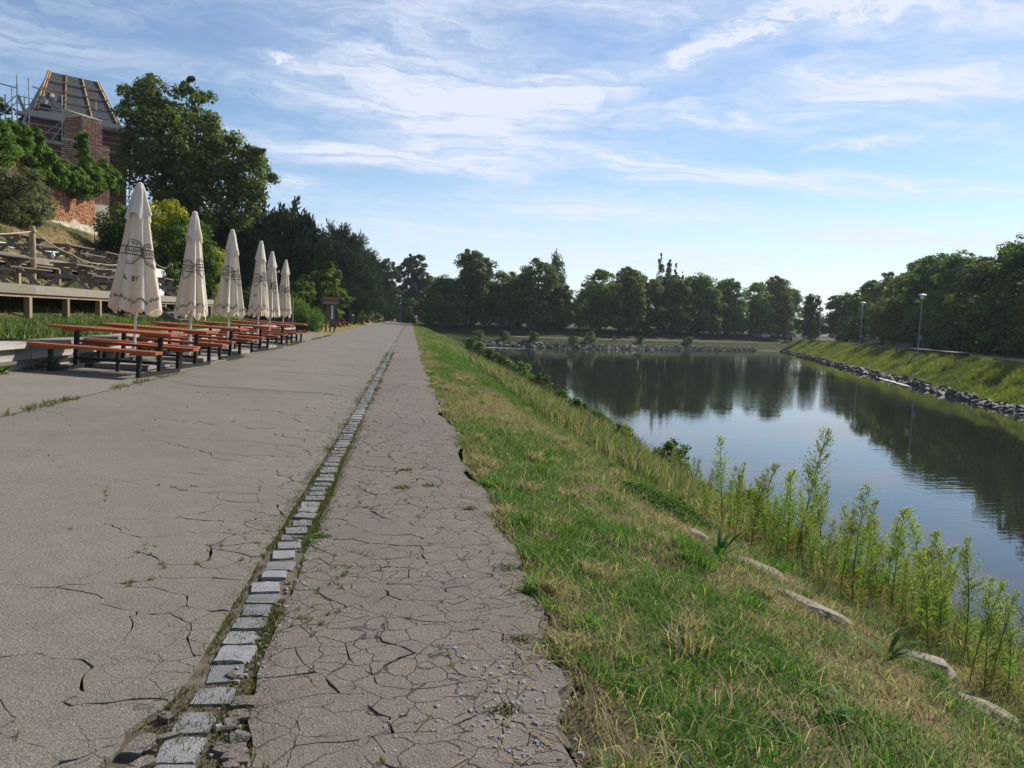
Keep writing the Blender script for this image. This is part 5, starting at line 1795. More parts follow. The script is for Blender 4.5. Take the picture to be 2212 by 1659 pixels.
# hillside under and above the decks
n = 60000
y = 8 + 40 * rng.uniform(0, 1, n)
x = -6.95 - rng.uniform(0, 1, n) ** 1.15 * 12
k = ~((x < -10.1) & (x > -12.3) & (rng.uniform(size=n) < .6))
x, y = x[k], y[k]; n = len(x)
cl = fbm(x * .9, y * .9, 61)
dr = rng.uniform(size=n) < sstep(cl, .42, .58) * (.8 - .6 * sstep(x, -12, -9.5)) + .3 * sstep(x, -12.5, -14)
col = np.where(dr[:, None], STRAW * .85, np.array((.070, .130, .022))) * rng.uniform(.65, 1.3, n)[:, None]
grass('grass', np.stack([x, y, ground(x, y)], 1), rng.uniform(.06, .24, n) * (.5 + .9 * cl), .03, col, .8, False, kind='stuff', label='grass on the slope around the timber decks')
n = 16000
y = rng.uniform(46, 100, n); x = rng.uniform(-12, -4.6, n)
col = np.array((.27, .21, .09)) * rng.uniform(.6, 1.25, n)[:, None]
grass('grass', np.stack([x, y, np.maximum(ground(x, y), zroad(x) - .05)], 1), .07, .035, col, .7, False, kind='stuff', label='dry lawn beyond the last table')

# moss and tufts in the joints
rr2 = np.random.default_rng(5)
y = np.concatenate([rr2.uniform(.9, 9, 34000), rr2.uniform(9, 30, 9000)])
side = rr2.choice([-.82, -.59, -.70], len(y), p=[.37, .45, .18])
wide = sstep(y, 3.6, 2.2)
x = side + rr2.normal(0, 1, len(y)) * (.026 + .05 * wide)
cl = fbm(x * 3 + 40, y * 2.2, 151)
k = cl > .40
x, y, cl = x[k], y[k], cl[k]
col = np.where((rr2.uniform(size=len(x)) < .45)[:, None], np.array((.10, .075, .03)), np.array((.085, .110, .022))) * rr2.uniform(.5, 1.3, len(x))[:, None]
far = np.where(y > 9, 1.8, 1)
grass('moss', np.stack([x, y, np.full(len(x), -.008)], 1), rr2.uniform(.016, .050, len(x)) * (.4 + cl) * np.sqrt(far), .009 * far, col, 1.1, False, kind='stuff', label='moss and small weeds in the joints of the setts')
CR = np.array(CRACKS)
k = (rr2.uniform(size=len(CR)) < .9) & (CR[:, 1] < 14) & (fbm(CR[:, 0] * 2.2, CR[:, 1] * 2.2, 155) > .57)
CR = np.repeat(CR[k], 12, 0)
CR = CR + rr2.normal(0, .008, CR.shape)
col = np.where((rr2.uniform(size=len(CR)) < .4)[:, None], np.array((.13, .09, .035)), np.array((.09, .125, .025))) * rr2.uniform(.5, 1.3, len(CR))[:, None]
grass('moss', np.stack([CR[:, 0], CR[:, 1], zroad(CR[:, 0]) + .002], 1), rr2.uniform(.018, .036, len(CR)) + .010 * (CR[:, 1] < 4.5), .006, col, .5, False, kind='stuff', label='moss growing in the cracks of the asphalt')
# tufts along the seam between road and terrace, and at the wall's foot
y = rr2.uniform(9, 44, 6000); x = -4.38 + rr2.normal(0, .05, 6000)
k = fbm(x, y * .8, 161) > .53
x2 = -6.47 + rr2.normal(0, .06, 3500); y2 = rr2.uniform(9, 44, 3500)
k2 = fbm(x2, y2 * .9, 162) > .50
X = np.concatenate([x[k], x2[k2]]); Y = np.concatenate([y[k], y2[k2]])
col = np.where((rr2.uniform(size=len(X)) < .35)[:, None], np.array((.22, .17, .07)), np.array((.085, .140, .030))) * rr2.uniform(.6, 1.3, len(X))[:, None]
grass('weeds', np.stack([X, Y, zroad(X)], 1), rr2.uniform(.03, .11, len(X)) * (1 + .9 * (X < -6)), .018, col, .9, False, kind='stuff', label='weeds along the terrace edge and the foot of the wall')
# separate little turf cushions on the path
for i, (x, y, r, lb) in enumerate([(.40, 2.72, .11, 'small green tuft near the loose gravel'), (.22, 6.55, .14, 'green tuft in the middle of the path'), (-.02, 6.45, .12, 'tuft on the cracked path beside the setts'), (.0, 7.2, .10, 'small tuft farther up the cracked path'), (.62, 4.35, .20, 'round green tuft at the ragged path edge'), (-.52, 5.0, .10, 'broad-leaved weed beside the setts'), (.55, 3.35, .13, 'tuft by the bare soil'), (.50, 5.75, .10, 'flat tuft at the path edge')]):
    n = 260
    a = rr2.uniform(0, 6.28, n); q = r * np.sqrt(rr2.uniform(size=n))
    X, Y = x + np.cos(a) * q * .9, y + np.sin(a) * q * .6
    col = np.array((.075, .120, .022)) * rr2.uniform(.6, 1.35, n)[:, None]
    grass('grass_tuft', np.stack([X, Y, np.full(n, -.005)], 1), rr2.uniform(.02, .055, n) * (1.3 - q / r), .009, col, 1.2, True, label=lb, category='tuft', group='tufts on the path')

# crumbled bits of asphalt and broken setts beside the row
fb = MB(); rr = random.Random(17)
for i in range(160):
    y = rr.uniform(1.7, 3.4); x = rr.choice([-.84, -.54, -.56, -.86]) + rr.gauss(0, .03)
    if x > -.60 + .26 * .5 * float(sstep(y, 3.3, 2.3)) - .02 or x < -.80 - .25 * .5 * float(sstep(y, 3.1, 2.2)) + .02:
        continue
    V, F = lump(700 + i, rr.uniform(.03, .09), rr.uniform(.03, .08), .05, .3, 1)
    a = rr.uniform(0, 6.28)
    fb.add([(x + v[0] * math.cos(a) - v[1] * math.sin(a), y + v[0] * math.sin(a) + v[1] * math.cos(a), float(zroad(x)) - .014 + v[2]) for v in V], F)
fb.build('rubble', 'path_asphalt', kind='stuff', label='crumbled asphalt bits beside the setts')

# tussocks and long fallen straw break up the turf
cx = []; 
for i in range(150):
    yy = 2.0 + 20 * rng.uniform() ** 1.7
    xx = float(edge_r(yy)) + .02 + (3.0 * rng.uniform() ** 1.2 if i > 55 else .25 * rng.uniform())
    cx.append((xx, yy, rng.uniform(.04, .13), rng.uniform(.5, 1.4), rng.uniform() < .45))
k = np.repeat(np.arange(len(cx)), 130)
cc = np.array([(a[0], a[1], a[2], a[3], a[4]) for a in cx])[k]
a = rng.uniform(0, 6.28, len(k)); q = np.sqrt(rng.uniform(size=len(k))) * cc[:, 2]
X = cc[:, 0] + np.cos(a) * q; Y = cc[:, 1] + np.sin(a) * q
col = np.where((cc[:, 4] > .5)[:, None], STRAW * .95, GREEN2 * .95) * rng.uniform(.6, 1.25, len(k))[:, None]
grass('grass', np.stack([X, Y, np.maximum(ground(X, Y), -3)], 1), rng.uniform(.05, .15, len(k)) * cc[:, 3], .006 + .0006 * Y, col, 1.1, True, kind='stuff', label='taller green and straw tussocks standing in the turf')
n = 9000
Y = 2 + 14 * rng.uniform(size=n) ** 1.6; X = edge_r(Y) + .02 + 3.4 * rng.uniform(size=n) ** 1.2
grass('grass', np.stack([X, Y, ground(X, Y)], 1), rng.uniform(.07, .20, n), .004, STRAW * rng.uniform(.5, 1.2, n)[:, None], 1.9, True, kind='stuff', label='long pale straw lying over the turf')
# dead dock stalks
dk = []
for j in range(4):
    r_ = np.random.default_rng(800 + j)
    b = MB(); pts = [(.05 * math.sin(t * 2 + j) * t, .04 * t, .75 * t) for t in np.linspace(0, 1, 6)]
    b.limb(pts, [.006, .005, .005, .004, .003, .002], 5)
    for q_ in range(5):
        t = .45 + .1 * q_; p0 = Vector((.05 * math.sin(t * 2 + j) * t, .04 * t, .75 * t)); an = r_.uniform(0, 6.28)
        b.limb([p0, p0 + Vector((math.cos(an) * .07, math.sin(an) * .07, .13))], [.003, .0015], 4)
    sm = mk_mesh('stalk', b.V, b.F, 'bark')
    n = 260
    t = r_.uniform(.4, 1, n)
    P = np.stack([.05 * np.sin(t * 2 + j) * t, .04 * t, .75 * t], 1) + r_.normal(0, .022, (n, 3))
    V, F = leaf_arrays(P, r_.normal(size=(n, 3)), .018, .8)
    dk.append((sm, mk_mesh('seed_head', V, [F], 'weed_leaf', np.repeat(np.array((.12, .065, .035)) * r_.uniform(.6, 1.4, n)[:, None], 4, 0))))
rr = random.Random(71)
for i in range(44):
    yy = 3 + 24 * rr.random() ** 1.5; xx = float(x_left(yy)) - .3 - 2.8 * rr.random()
    s_ = rr.uniform(.5, 1.15)
    t = thing('dead_stalk', 'brown dead dock stalk among the weeds of the near bank', 'weed', (xx, yy, gz(xx, yy) - .02), group='dead dock stalks', rot=(rr.uniform(-.25, .25), rr.uniform(-.25, .25), rr.uniform(0, 6.28)), scale=(s_, s_, s_))
    add('stem', dk[i % 4][0], t); add('seed_head', dk[i % 4][1], t, kind='stuff')

# clover patch and broad-leaf plants
n = 5200
a = rng.uniform(0, 6.28, n); q = np.sqrt(rng.uniform(size=n))
X = 2.75 + np.cos(a) * q * .42 + .1 * rng.normal(size=n); Y = 8.0 + np.sin(a) * q * .85
Z = ground(X, Y) + rng.uniform(.02, .16, n) * (1.1 - q)
V, F = leaf_arrays(np.stack([X, Y, Z], 1), rand_dirs(n, .9), .035, .8, 0)
obj('clover', V, [F], 'weed_leaf', col=np.repeat(tint(n, (.045, .120, .018), .3), 4, 0), kind='stuff', label='dense dark green clover patch on the near bank')


def rosette(nl, length, width, base, upb, seed):
    rr_ = random.Random(seed)
    V = []; F = []
    for i in range(nl):
        a = rr_.uniform(0, 6.28); L = length * rr_.uniform(.6, 1.1); e = rr_.uniform(.35, 1.1) * upb
        d = Vector((math.cos(a), math.sin(a), 0)); s = Vector((-math.sin(a), math.cos(a), 0))
        o = len(V)
        for t in (0, .35, .7, 1.0):
            p = d * (L * t) + Vector((0, 0, L * (e * t - .55 * t * t)))
            ww = width * (.35 + 1.3 * t * (1.15 - t)) * .5
            V += [tuple(p + s * ww), tuple(p - s * ww)]
        F += [(o + 2 * k, o + 2 * k + 1, o + 2 * k + 3, o + 2 * k + 2) for k in range(3)]
    return V, F


def plant_rosette(x, y, z, nl, L, W, base, lb, seed, upb=1.0):
    V, F = rosette(nl, L, W, base, upb, seed)
    obj('leafy_plant', V, F, 'weed_leaf', col=np.tile(np.array(base), (len(V), 1)), loc=(x, y, z), label=lb, category='plant', group='leafy plants on the bank', smooth=True)


plant_rosette(2.42, 5.55, gz(2.42, 5.55), 26, .22, .035, (.055, .155, .018), 'bright green strap-leaved plant beside the stone slabs', 1, 1.4)
plant_rosette(2.95, 4.2, gz(2.95, 4.2), 12, .2, .04, (.05, .12, .02), 'leafy plant below the slab row', 2, 1.5)
plant_rosette(-.60, 4.95, 0, 14, .12, .035, (.07, .13, .03), 'broad-leaved weed among the setts', 3, .6)
plant_rosette(3.15, 6.9, gz(3.15, 6.9), 18, .16, .05, (.05, .12, .02), 'leafy weed at the top of the slab row', 4, .9)
plant_rosette(-.72, 2.52, -.02, 12, .08, .03, (.10, .14, .03), 'small weed where a sett is missing', 5, .6)
rr = random.Random(44)
lm = []
for j in range(4):
    V, F = rosette(12, .065, .017, None, .8, 400 + j)
    lm.append(mk_mesh('leaf_rosette', V, F, 'weed_leaf', np.tile(np.array((.060, .135, .026)) * (.8 + .2 * j), (len(V), 1)), True))
for i in range(40):
    y = 2.2 + 8 * rr.random() ** 1.4; x = float(edge_r(y)) + .05 + 2.0 * rr.random() ** 1.3
    s_ = rr.uniform(.6, 1.5)
    add('leafy_plant', lm[i % 4], None, (x, y, gz(x, y) + .01), (0, 0, rr.uniform(0, 6.28)), (s_, s_, s_), label='small flat rosette weed in the turf beside the path', category='plant', group='rosette weeds in the turf')
# leafy weeds at the foot of the retaining wall and on the slope
for i in range(14):
    x, y = (-6.42, 11.5 + i * 1.7) if i < 6 else (-7.6 - .3 * (i % 4), 12 + (i - 6) * 2.1)
    plant_rosette(x, y, gz(x, y) if x < -6.8 else .28, 16, .22 if i < 6 else .3, .09, (.06, .125, .02), ('broad-leaved weed at the foot of the retaining wall, %s along it' % ordinal(i)) if i < 6 else ('broad-leaved weed on the slope behind the retaining wall, %s along it' % ordinal(i - 6)), 20 + i, 1.2)


# tall horseweed
def horseweed(seed, H_):
    r_ = np.random.default_rng(seed)
    b = MB()
    lean = r_.uniform(-.22, .22, 2)
    pts = [(lean[0] * t * t * H_, lean[1] * t * t * H_, H_ * t) for t in np.linspace(0, 1, 7)]
    b.limb(pts, [.006 * (1 - .7 * t) for t in np.linspace(0, 1, 7)], 4)
    stem = b
    nl = 90
    t = r_.uniform(.06, .72, nl)
    P = np.array([np.interp(t, np.linspace(0, 1, 7), [p[k] for p in pts]) for k in range(3)]).T
    a = r_.uniform(0, 6.28, nl)
    D = np.stack([np.cos(a), np.sin(a), r_.uniform(.3, 1.0, nl)], 1)
    V1, F1 = needle_arrays(P, D, (.12 * (1.15 - t)) * r_.uniform(.7, 1.3, nl), .012)
    c1 = np.array((.13, .215, .036)) * r_.uniform(.7, 1.3, nl)[:, None]
    c1[t < .25] = np.array((.22, .18, .06)) * r_.uniform(.7, 1.2, (t < .25).sum())[:, None]
    nb = 66
    tb = r_.uniform(.46, .98, nb)
    Pb = np.array([np.interp(tb, np.linspace(0, 1, 7), [p[k] for p in pts]) for k in range(3)]).T
    a = r_.uniform(0, 6.28, nb)
    Db = np.stack([np.cos(a) * .75, np.sin(a) * .75, np.full(nb, 1.0)], 1)
    Lb = (.34 * H_ * (1.06 - tb) + .02) * r_.uniform(.7, 1.2, nb)
    V2, F2 = needle_arrays(Pb, Db, Lb, .005)
    per = 11
    k = np.repeat(np.arange(nb), per)
    u = r_.uniform(.3, 1.05, len(k))
    dn = Db / np.linalg.norm(Db, axis=1)[:, None]
    Pf = Pb[k] + dn[k] * (Lb[k] * u)[:, None] + r_.normal(0, .010, (len(k), 3))
    V3, F3 = leaf_arrays(Pf, r_.normal(size=(len(k), 3)) + np.array((0, 0, .5)), .016, .7)
    c2 = np.tile(np.array((.10, .16, .035)), (nb, 1)); c3 = np.array((.27, .30, .085)) * r_.uniform(.75, 1.3, len(k))[:, None]
    V = np.concatenate([V1, V2, V3]); F = np.concatenate([F1, F2 + len(V1), F3 + len(V1) + len(V2)])
    col = np.repeat(np.concatenate([c1, c2, c3]), 4, 0)
    sm = mk_mesh('stem_hw', stem.V, stem.F, 'weed_leaf', np.tile(np.array((.10, .14, .04)), (len(stem.V), 1)))
    return sm, mk_mesh('foliage_hw', V, [F], 'weed_leaf', col)


HW = [horseweed(300 + i, 1.0) for i in range(7)]
rr = random.Random(66)
hw = [(4.35, 7.9, 1.55, .16, 'tallest feathery horseweed leaning over the water'), (4.75, 6.75, 1.15, .05, 'tall horseweed right of the leaning one'), (5.05, 6.5, .95, 0, 'bushy horseweed close beside the tall one')]
for i in range(215):
    if i < 52 or i > 95:
        y = rr.uniform(2.8, 9.0); x = 3.75 + rr.uniform(0, 1.0) ** 1.2 * 2.5 + .12 * (6 - y) * (y > 5)
        h = rr.uniform(.22, .7) if rr.random() < .65 else rr.uniform(.7, 1.15)
    elif i < 78:
        y = rr.uniform(8.6, 14); x = rr.uniform(3.9, 6.3); h = rr.uniform(.4, .9)
    else:
        y = rr.uniform(14, 34); x = rr.uniform(4.8, 6.7); h = rr.uniform(.35, .8)
    hw.append((x, y, h, 0, 'slender pale green horseweed ' + ('in the dense clump beside the stone slabs' if i < 52 or i > 95 else 'in the looser clump beyond the tallest one' if i < 78 else 'scattered along the waterline farther off')))
for i, (x, y, h, ln, lb) in enumerate(hw):
    t = thing('horseweed', lb, 'weed', (x, y, gz(x, y) - .02), group=('horseweed ' + lb.split('horseweed ')[1])[:60], rot=(rr.uniform(-.12, .12), ln + rr.uniform(-.12, .12), rr.uniform(0, 6.28) if not ln else 0), scale=(h * 1.0, h * 1.0, h))
    add('stem', HW[i % 7][0], t); add('foliage', HW[i % 7][1], t)

# rank weeds, docks and dead stalks down towards the water
n = 85000
y = 2 + 40 * rng.uniform(0, 1, n) ** 1.45
xl = x_left(y)
x = xl - 3.9 * rng.uniform(0, 1, n) ** 1.1
k = fbm(x * 1.1, y * 1.1, 171) > .40
x, y = x[k], y[k]; n = len(x)
gcol = np.where((rng.uniform(size=n) < .52)[:, None], np.array((.27, .21, .13)), np.array((.100, .150, .040))) * rng.uniform(.5, 1.3, n)[:, None]
grass('weeds', np.stack([x, y, ground(x, y)], 1), rng.uniform(.10, .46, n) * (.4 + 1.1 * fbm(x, y, 172)) * (1 + .55 * sstep(y, 9, 16)), .007 + .0007 * y, gcol, .7, True, kind='stuff', label='rank dry weeds on the lower near bank')
lob = [(0, 0, .25, .3, .3, .25), (.2, .1, .4, .2, .2, .2)]
V, F, c, C = crown(lob, 36, 40, .06, .35, 60, (.085, .14, .04), .12, .2)
tm = MB()
for C_ in C[:10]:
    tm.limb([(0, 0, -.05), tuple(C_ * .6), tuple(C_)], [.008, .005, .002], 4)
TREE_ME['bankweed'] = (mk_mesh('stem_bw', tm.V, tm.F, 'bark'), mk_mesh('foliage_bw', V, [F], 'weed_leaf', c))
for i, (x, y, s) in enumerate([(6.2, 17.5, 1.6), (6.0, 20.5, 1.3), (6.3, 24, 1.5), (6.4, 28, 1.6), (6.2, 13.2, 1.2), (6.5, 33, 1.6), (6.4, 38, 2.0), (6.5, 44, 2.4), (6.4, 50, 2.4), (6.4, 58, 2.6), (6.4, 70, 2.8), (6.6, 84, 3.2)]):
    t = thing('bank_weed', 'low bushy weed at the waterline of the near bank, %s one along' % ordinal(i), 'weed', (x, y, gz(x, y)), i, 'bushy weeds at the waterline', scale=(s, s, s))
    add('stem', TREE_ME['bankweed'][0], t); add('foliage', TREE_ME['bankweed'][1], t)
n = 1500
a = rng.uniform(0, 6.28, n); q = np.sqrt(rng.uniform(size=n))
X, Y = 6.3 + np.cos(a) * q * .55, 37.5 + np.sin(a) * q * 2.6
grass('rusty_grass', np.stack([X, Y, ground(X, Y)], 1), rng.uniform(.25, .6, n), .03, np.array((.36, .21, .09)) * rng.uniform(.7, 1.2, n)[:, None], .5, False, label='rust-coloured clump of dead grass at the waterline', category='grass clump')
for i, (x, dd, s) in enumerate([(10, 2.2, 2.4), (14.5, 2.6, 2.2), (19, 2.3, 2.6), (25, 2.0, 2.0), (28, 2.2, 3.0), (38, 2.4, 2.2), (49, 2.2, 2.4)]):
    y = float(y_far(x)) + dd
    t = thing('bank_weed', 'green weed clump among the far shore rocks, %s from the corner' % ordinal(i), 'weed', (x, y, gz(x, y)), i, 'weeds among the far shore rocks', scale=(s * 1.3, s, s))
    add('stem', TREE_ME['bankweed'][0], t); add('foliage', TREE_ME['bankweed'][1], t)

# floating scum
for i, (cx, cy, L, W, ang, lb) in enumerate([(41.6, 61.5, 6.5, .55, 68, 'pale strip of scum floating by the right bank rocks'), (11.2, 106.5, 5.5, 1.2, 4, 'pale strip of scum floating in the far corner of the river')]):
    V = []; n = 40
    for k in range(n + 1):
        u = -1 + 2 * k / n
        w_ = W * max(.05, (1 - u * u)) * (.6 + .6 * vnoise(k * .7, 1.0 + i, 3))
        V += [(u * L, w_ * .5 + .2 * vnoise(k * .4, 4., 9), .02), (u * L, -w_ * .5, .02)]
    V += [(v[0], v[1], -.02) for v in V]
    m2 = 2 * (n + 1)
    F = [(2 * k, 2 * k + 1, 2 * k + 3, 2 * k + 2) for k in range(n)]
    obj('floating_scum', V, F, 'algae', loc=(cx, cy, WATER_Z), rot=(0, 0, R_(ang)), label=lb, category='scum')

# ------------------------------------------------------------------ far bank paths, people, cars
def ribbon(name, f0, f1, xs_, mat, label, lift=.03):
    V = []; F = []
    for i, x in enumerate(xs_):
        for f in np.linspace(f0, f1, 3):
            y = float(y_far(x)) + f
            V.append((x, y, gz(x, y) + lift))
        if i:
            o = (i - 1) * 3
            F += [(o, o + 3, o + 4, o + 1), (o + 1, o + 4, o + 5, o + 2)]
    obj(name, V, F, mat, kind='structure', label=label)


ribbon('lower_path', 4.9, 6.8, np.arange(9, 62, .8), 'terrace_asphalt', 'lower pale path along the far shore', .10)
ribbon('upper_path', 17.5, 20.5, np.arange(4, 96, .8), 'terrace_asphalt', 'upper path under the far bank trees', .12)


def person(name, label, loc, rz, pose, top, bottom, hair='hair'):
    J = {}
    if pose == 'stand':
        J = dict(p=(0, 0, .95), c=(0, 0, 1.25), n=(0, 0, 1.48), h=(0, 0, 1.64), hl=(.1, 0, .9), kl=(.11, -.04, .5), al=(.11, .02, .08), tl=(.11, -.13, .04), hr=(-.1, 0, .9), kr=(-.11, -.10, .5), ar=(-.11, .12, .10), tr=(-.11, -.02, .04),
                 sl=(.19, 0, 1.4), el=(.24, .04, 1.13), wl=(.23, -.06, .9), fl=(.22, -.08, .8), sr=(-.19, 0, 1.4), er=(-.25, .05, 1.13), wr=(-.24, .0, .9), fr=(-.23, -.02, .8))
    else:
        J = dict(p=(0, 0, .15), c=(0, .05, .45), n=(0, .02, .68), h=(0, -.02, .84), hl=(.1, -.05, .15), kl=(.14, -.42, .42), al=(.12, -.66, .08), tl=(.12, -.78, .05), hr=(-.1, -.05, .15), kr=(-.14, -.45, .36), ar=(-.12, -.70, .08), tr=(-.12, -.82, .05),
                 sl=(.19, .02, .6), el=(.25, -.1, .38), wl=(.12, -.34, .42), fl=(.08, -.42, .42), sr=(-.19, .02, .6), er=(-.25, -.1, .38), wr=(-.12, -.34, .40), fr=(-.08, -.42, .40))
    rad = dict(p=.14, c=.155, n=.06, h=.105, hl=.10, kl=.065, al=.045, tl=.04, hr=.10, kr=.065, ar=.045, tr=.04, sl=.07, el=.048, wl=.034, fl=.032, sr=.07, er=.048, wr=.034, fr=.032)
    E = [('p', 'c'), ('c', 'n'), ('n', 'h'), ('p', 'hl'), ('hl', 'kl'), ('kl', 'al'), ('al', 'tl'), ('p', 'hr'), ('hr', 'kr'), ('kr', 'ar'), ('ar', 'tr'), ('c', 'sl'), ('sl', 'el'), ('el', 'wl'), ('wl', 'fl'), ('c', 'sr'), ('sr', 'er'), ('er', 'wr'), ('wr', 'fr')]
    K = list(J)
    me = bpy.data.meshes.new('skel'); me.from_pydata([J[k] for k in K], [(K.index(a), K.index(b)) for a, b in E], [])
    o = bpy.data.objects.new('skel', me); COL.objects.link(o)
    o.modifiers.new('skin', 'SKIN'); 
    for i, k in enumerate(K):
        sv = me.skin_vertices[0].data[i]; sv.radius = (rad[k], rad[k]); sv.use_root = (k == 'p')
    o.modifiers.new('sub', 'SUBSURF').levels = 1
    bpy.context.view_layer.update()
    ev = o.evaluated_get(bpy.context.evaluated_depsgraph_get()).to_mesh()
    V = [tuple(v.co) for v in ev.vertices]; F = [tuple(p.vertices) for p in ev.polygons]
    bpy.data.objects.remove(o)
    t = thing(name, label, 'person', loc, rz)
    body = obj('body', V, F, top, t, smooth=True)
    for mt in (bottom, 'skin'):
        body.data.materials.append(MATS[mt])
    for p in body.data.polygons:
        c = p.center
        jn, jp = J['n'], J['p']
        if c.z > jn[2] - .02:
            p.material_index = 2
        elif (pose == 'stand' and c.z < .92 and abs(c.x) < .19) or (pose != 'stand' and (c.z < .17 or c.y < -.40 and c.z < .5)):
            p.material_index = 1
    hx, hy, hz = J['h']
    V, F = limb([(hx, hy + .03, hz - .04), (hx, hy + .035, hz + .05), (hx, hy + .02, hz + .12), (hx, hy + .01, hz + .14)], [.10, .118, .075, .02], 10)
    obj('hair', V, F, hair, t, smooth=True)
    V, F = limb([(hx, hy - .10, hz - .01), (hx, hy - .13, hz - .02)], [.02, .012], 5)
    obj('nose', V, F, 'skin', t)


y = float(y_far(31.3)) + 6.0
person('person', 'person in dark clothes standing on the lower far path', (30.0, y - .1, gz(30.0, y) + .1), .4, 'stand', 'trousers', 'shirt_white')
person('person', 'person in red sitting at the edge of the lower far path', (33.2, y - .9, gz(33.2, y - .9) + .1), .2, 'sit', 'shirt_red', 'trousers')
person('person', 'person walking far down the road', (1.2, 152, .12), .3, 'stand', 'shirt_white', 'trousers')


def car(label, loc, rz, paint, van=False):
    t = thing('parked_car', label, 'car', loc, rz, 'cars parked under the trees')
    pr = [(-2.1, .35), (-2.15, .75), (-2.05, .98), (-1.85, 1.62), (.3, 1.66), (1.0, 1.05), (2.0, .92), (2.15, .65), (2.12, .35)] if van else [(-2.1, .35), (-2.15, .80), (-1.6, .95), (-1.0, 1.42), (.3, 1.44), (1.05, .98), (2.0, .86), (2.15, .6), (2.12, .35)]
    n = len(pr); V = []
    for s, w_ in ((-1, .86), (1, .86)):
        for (x, z) in pr:
            V.append((x, s * (w_ if z < 1.0 else .70), z))
    F = [tuple(range(n))[::-1], tuple(range(n, 2 * n))] + [(i, (i + 1) % n, n + (i + 1) % n, n + i) for i in range(n)]
    obj('body', V, F, paint, t)
    h0, h1 = (1.02, 1.52) if van else (.98, 1.34)
    for s in (-1, 1):
        for (a, c) in ((-1.55, -.65), (-.55, .25)):
            obj('side_window', [(a, s * .862, h0), (c, s * .862, h0), (c - (.0 if a < -1 else .0), s * .735, h1), (a + .12, s * .735, h1)], [(0, 1, 2, 3)], 'car_glass', t)
        for wx in (-1.3, 1.3):
            V, F = limb([(wx, s * .66, .32), (wx, s * .90, .32)], [.32, .32], 16); w_ = obj('wheel', V, F, 'rubber', t)
            V, F = limb([(wx, s * .89, .32), (wx, s * .915, .32)], [.2, .19], 12); obj('rim', V, F, 'lamp_grey', w_)
        box('tail_light', (-2.13, s * .68, .84), (.06, .22, .14), 'red_paint', t)
        box('headlight', (2.10, s * .66, .72), (.10, .3, .14), 'bulb', t)
    zr = (1.05, 1.55) if van else (.98, 1.36)
    obj('rear_window', [(-2.07 if van else -1.62, -.66, zr[0]), (-2.07 if van else -1.62, .66, zr[0]), (-1.90 if van else -1.1, .58, zr[1]), (-1.90 if van else -1.1, -.58, zr[1])], [(0, 1, 2, 3)], 'car_glass', t)
    obj('windscreen', [(1.03, -.66, 1.08), (1.03, .66, 1.08), (.36, .58, 1.58 if van else 1.38), (.36, -.58, 1.58 if van else 1.38)], [(0, 1, 2, 3)], 'car_glass', t)


car('white estate car parked between the far trees', (84.6, 155, gz(84.6, 155)), R_(60), 'car_white', True)
car('dark car parked just left of the white one', (81.5, 157.5, gz(81.5, 157.5)), R_(60), 'car_dark')
car('silver car half hidden behind the last far bank trunk', (76.4, 159.5, gz(76.4, 159.5)), R_(40), 'lamp_grey')

# right bank: benches and the low dark wall
for i, (x, y, rz, lb) in enumerate([(52.0, 75.5, 160, 'bench beside the lamp before the low dark wall'), (57.6, 90.2, 160, 'bench near the middle lamp of the right bank')]):
    t = copy_tree(pb0); t.location = (x, y, gz(x, y)); t.rotation_euler = (0, 0, R_(rz)); t['label'] = lb; t['group'] = 'park benches on the right bank'
    for ch in t.children:
        if 'slat' in ch.name:
            ch.data = cube_me('wood_grey')
lw = thing('low_wall', 'long low dark wall with pale coping on the right bank lawn', 'wall', (49.6, 67.2, gz(49.6, 67.2)), R_(69.5))
box('wall_body', (0, 0, .12), (14.6, 1.2, .52), 'steel_black', lw)
box('coping', (0, 0, .405), (14.8, 1.3, .05), 'wood_grey', lw)

# pale house showing between the trees at the road's end
hs = thing('house', 'pale house glimpsed between the trees at the end of the road', 'house', (7.8, 232, 0), .2)
box('wall', (0, 0, 2.2), (7, 6, 4.6), 'grey_house', hs)
b = MB(); b.add([(-3.8, -3.4, 4.4), (3.8, -3.4, 4.4), (3.8, 3.4, 4.4), (-3.8, 3.4, 4.4), (-3.8, 0, 7.0), (3.8, 0, 7.0)], [(0, 1, 5, 4), (2, 3, 4, 5), (1, 2, 5), (3, 0, 4)]); b.build('roof', 'membrane', hs)
for x in (-2.1, 0, 2.1):
    box('window', (x, -3.01, 2.4), (.9, .06, 1.2), 'car_glass', hs)

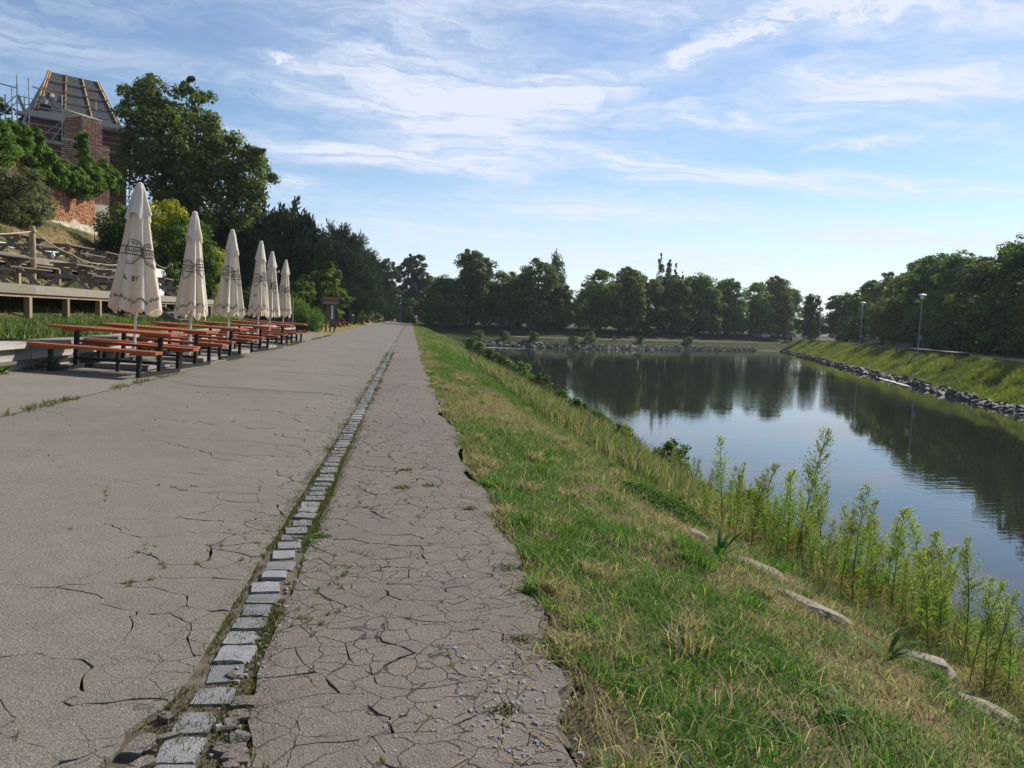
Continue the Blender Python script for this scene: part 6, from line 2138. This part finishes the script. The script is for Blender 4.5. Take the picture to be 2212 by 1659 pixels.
# distant wooded rise that closes the view
V = []; F = []
xs_ = np.linspace(-300, 420, 60)
for i, x in enumerate(xs_):
    h_ = 4 + 7 * float(fbm(x * .012, 3.3, 181)) + 2 * float(fbm(x * .08, 1.3, 182))
    V += [(x, 420, -1), (x, 440, h_), (x, 480, h_ * 1.1), (x, 520, -1)]
    if i:
        o = (i - 1) * 4
        F += [(o + k, o + 4 + k, o + 5 + k, o + 1 + k) for k in range(3)]
obj('hills', V, F, 'distant_hill', kind='structure', label='low bluish wooded rise far beyond the river')

# straw, twigs and dead leaves blown over the asphalt
n = 420
y = 1.8 + 12 * rr2.uniform(size=n) ** 1.6; x = np.where(rr2.uniform(size=n) < .75, edge_r(y) - np.abs(rr2.normal(0, .18, n)), rr2.uniform(-3.5, .5, n))
a = rr2.uniform(0, 6.28, n); L = rr2.uniform(.02, .07, n); wd = rr2.uniform(.0012, .003, n)
d_ = np.stack([np.cos(a), np.sin(a)], 1); s_ = np.stack([-np.sin(a), np.cos(a)], 1)
zz = zroad(x) + .009
c0 = np.stack([x, y], 1)
V = np.stack([np.column_stack([c0 - d_ * L[:, None] + s_ * wd[:, None], zz]), np.column_stack([c0 - d_ * L[:, None] - s_ * wd[:, None], zz]), np.column_stack([c0 + d_ * L[:, None] - s_ * wd[:, None], zz + .008]), np.column_stack([c0 + d_ * L[:, None] + s_ * wd[:, None], zz + .008])], 1).reshape(-1, 3)
obj('litter', V, [np.arange(n * 4).reshape(n, 4)], 'grass_blade', col=np.repeat(np.array((.34, .26, .15)) * rr2.uniform(.4, 1.2, n)[:, None], 4, 0), kind='stuff', label='straw and twigs scattered on the asphalt')

# the summer air
m, g = new_mat('air')
v = g.node('ShaderNodeVolumePrincipled', {'Color': (.80, .88, 1.0, 1), 'Density': .00020, 'Anisotropy': .2})
out = g.node('ShaderNodeOutputMaterial')
g.l.new(v.outputs[0], out.inputs['Volume'])
hz = add('haze', cube_me('soil').copy(), None, (0, 460, 13), None, (2000, 1160, 35), kind='stuff', label='thin summer haze over the river')
hz.data.materials.clear(); hz.data.materials.append(MATS['air'])
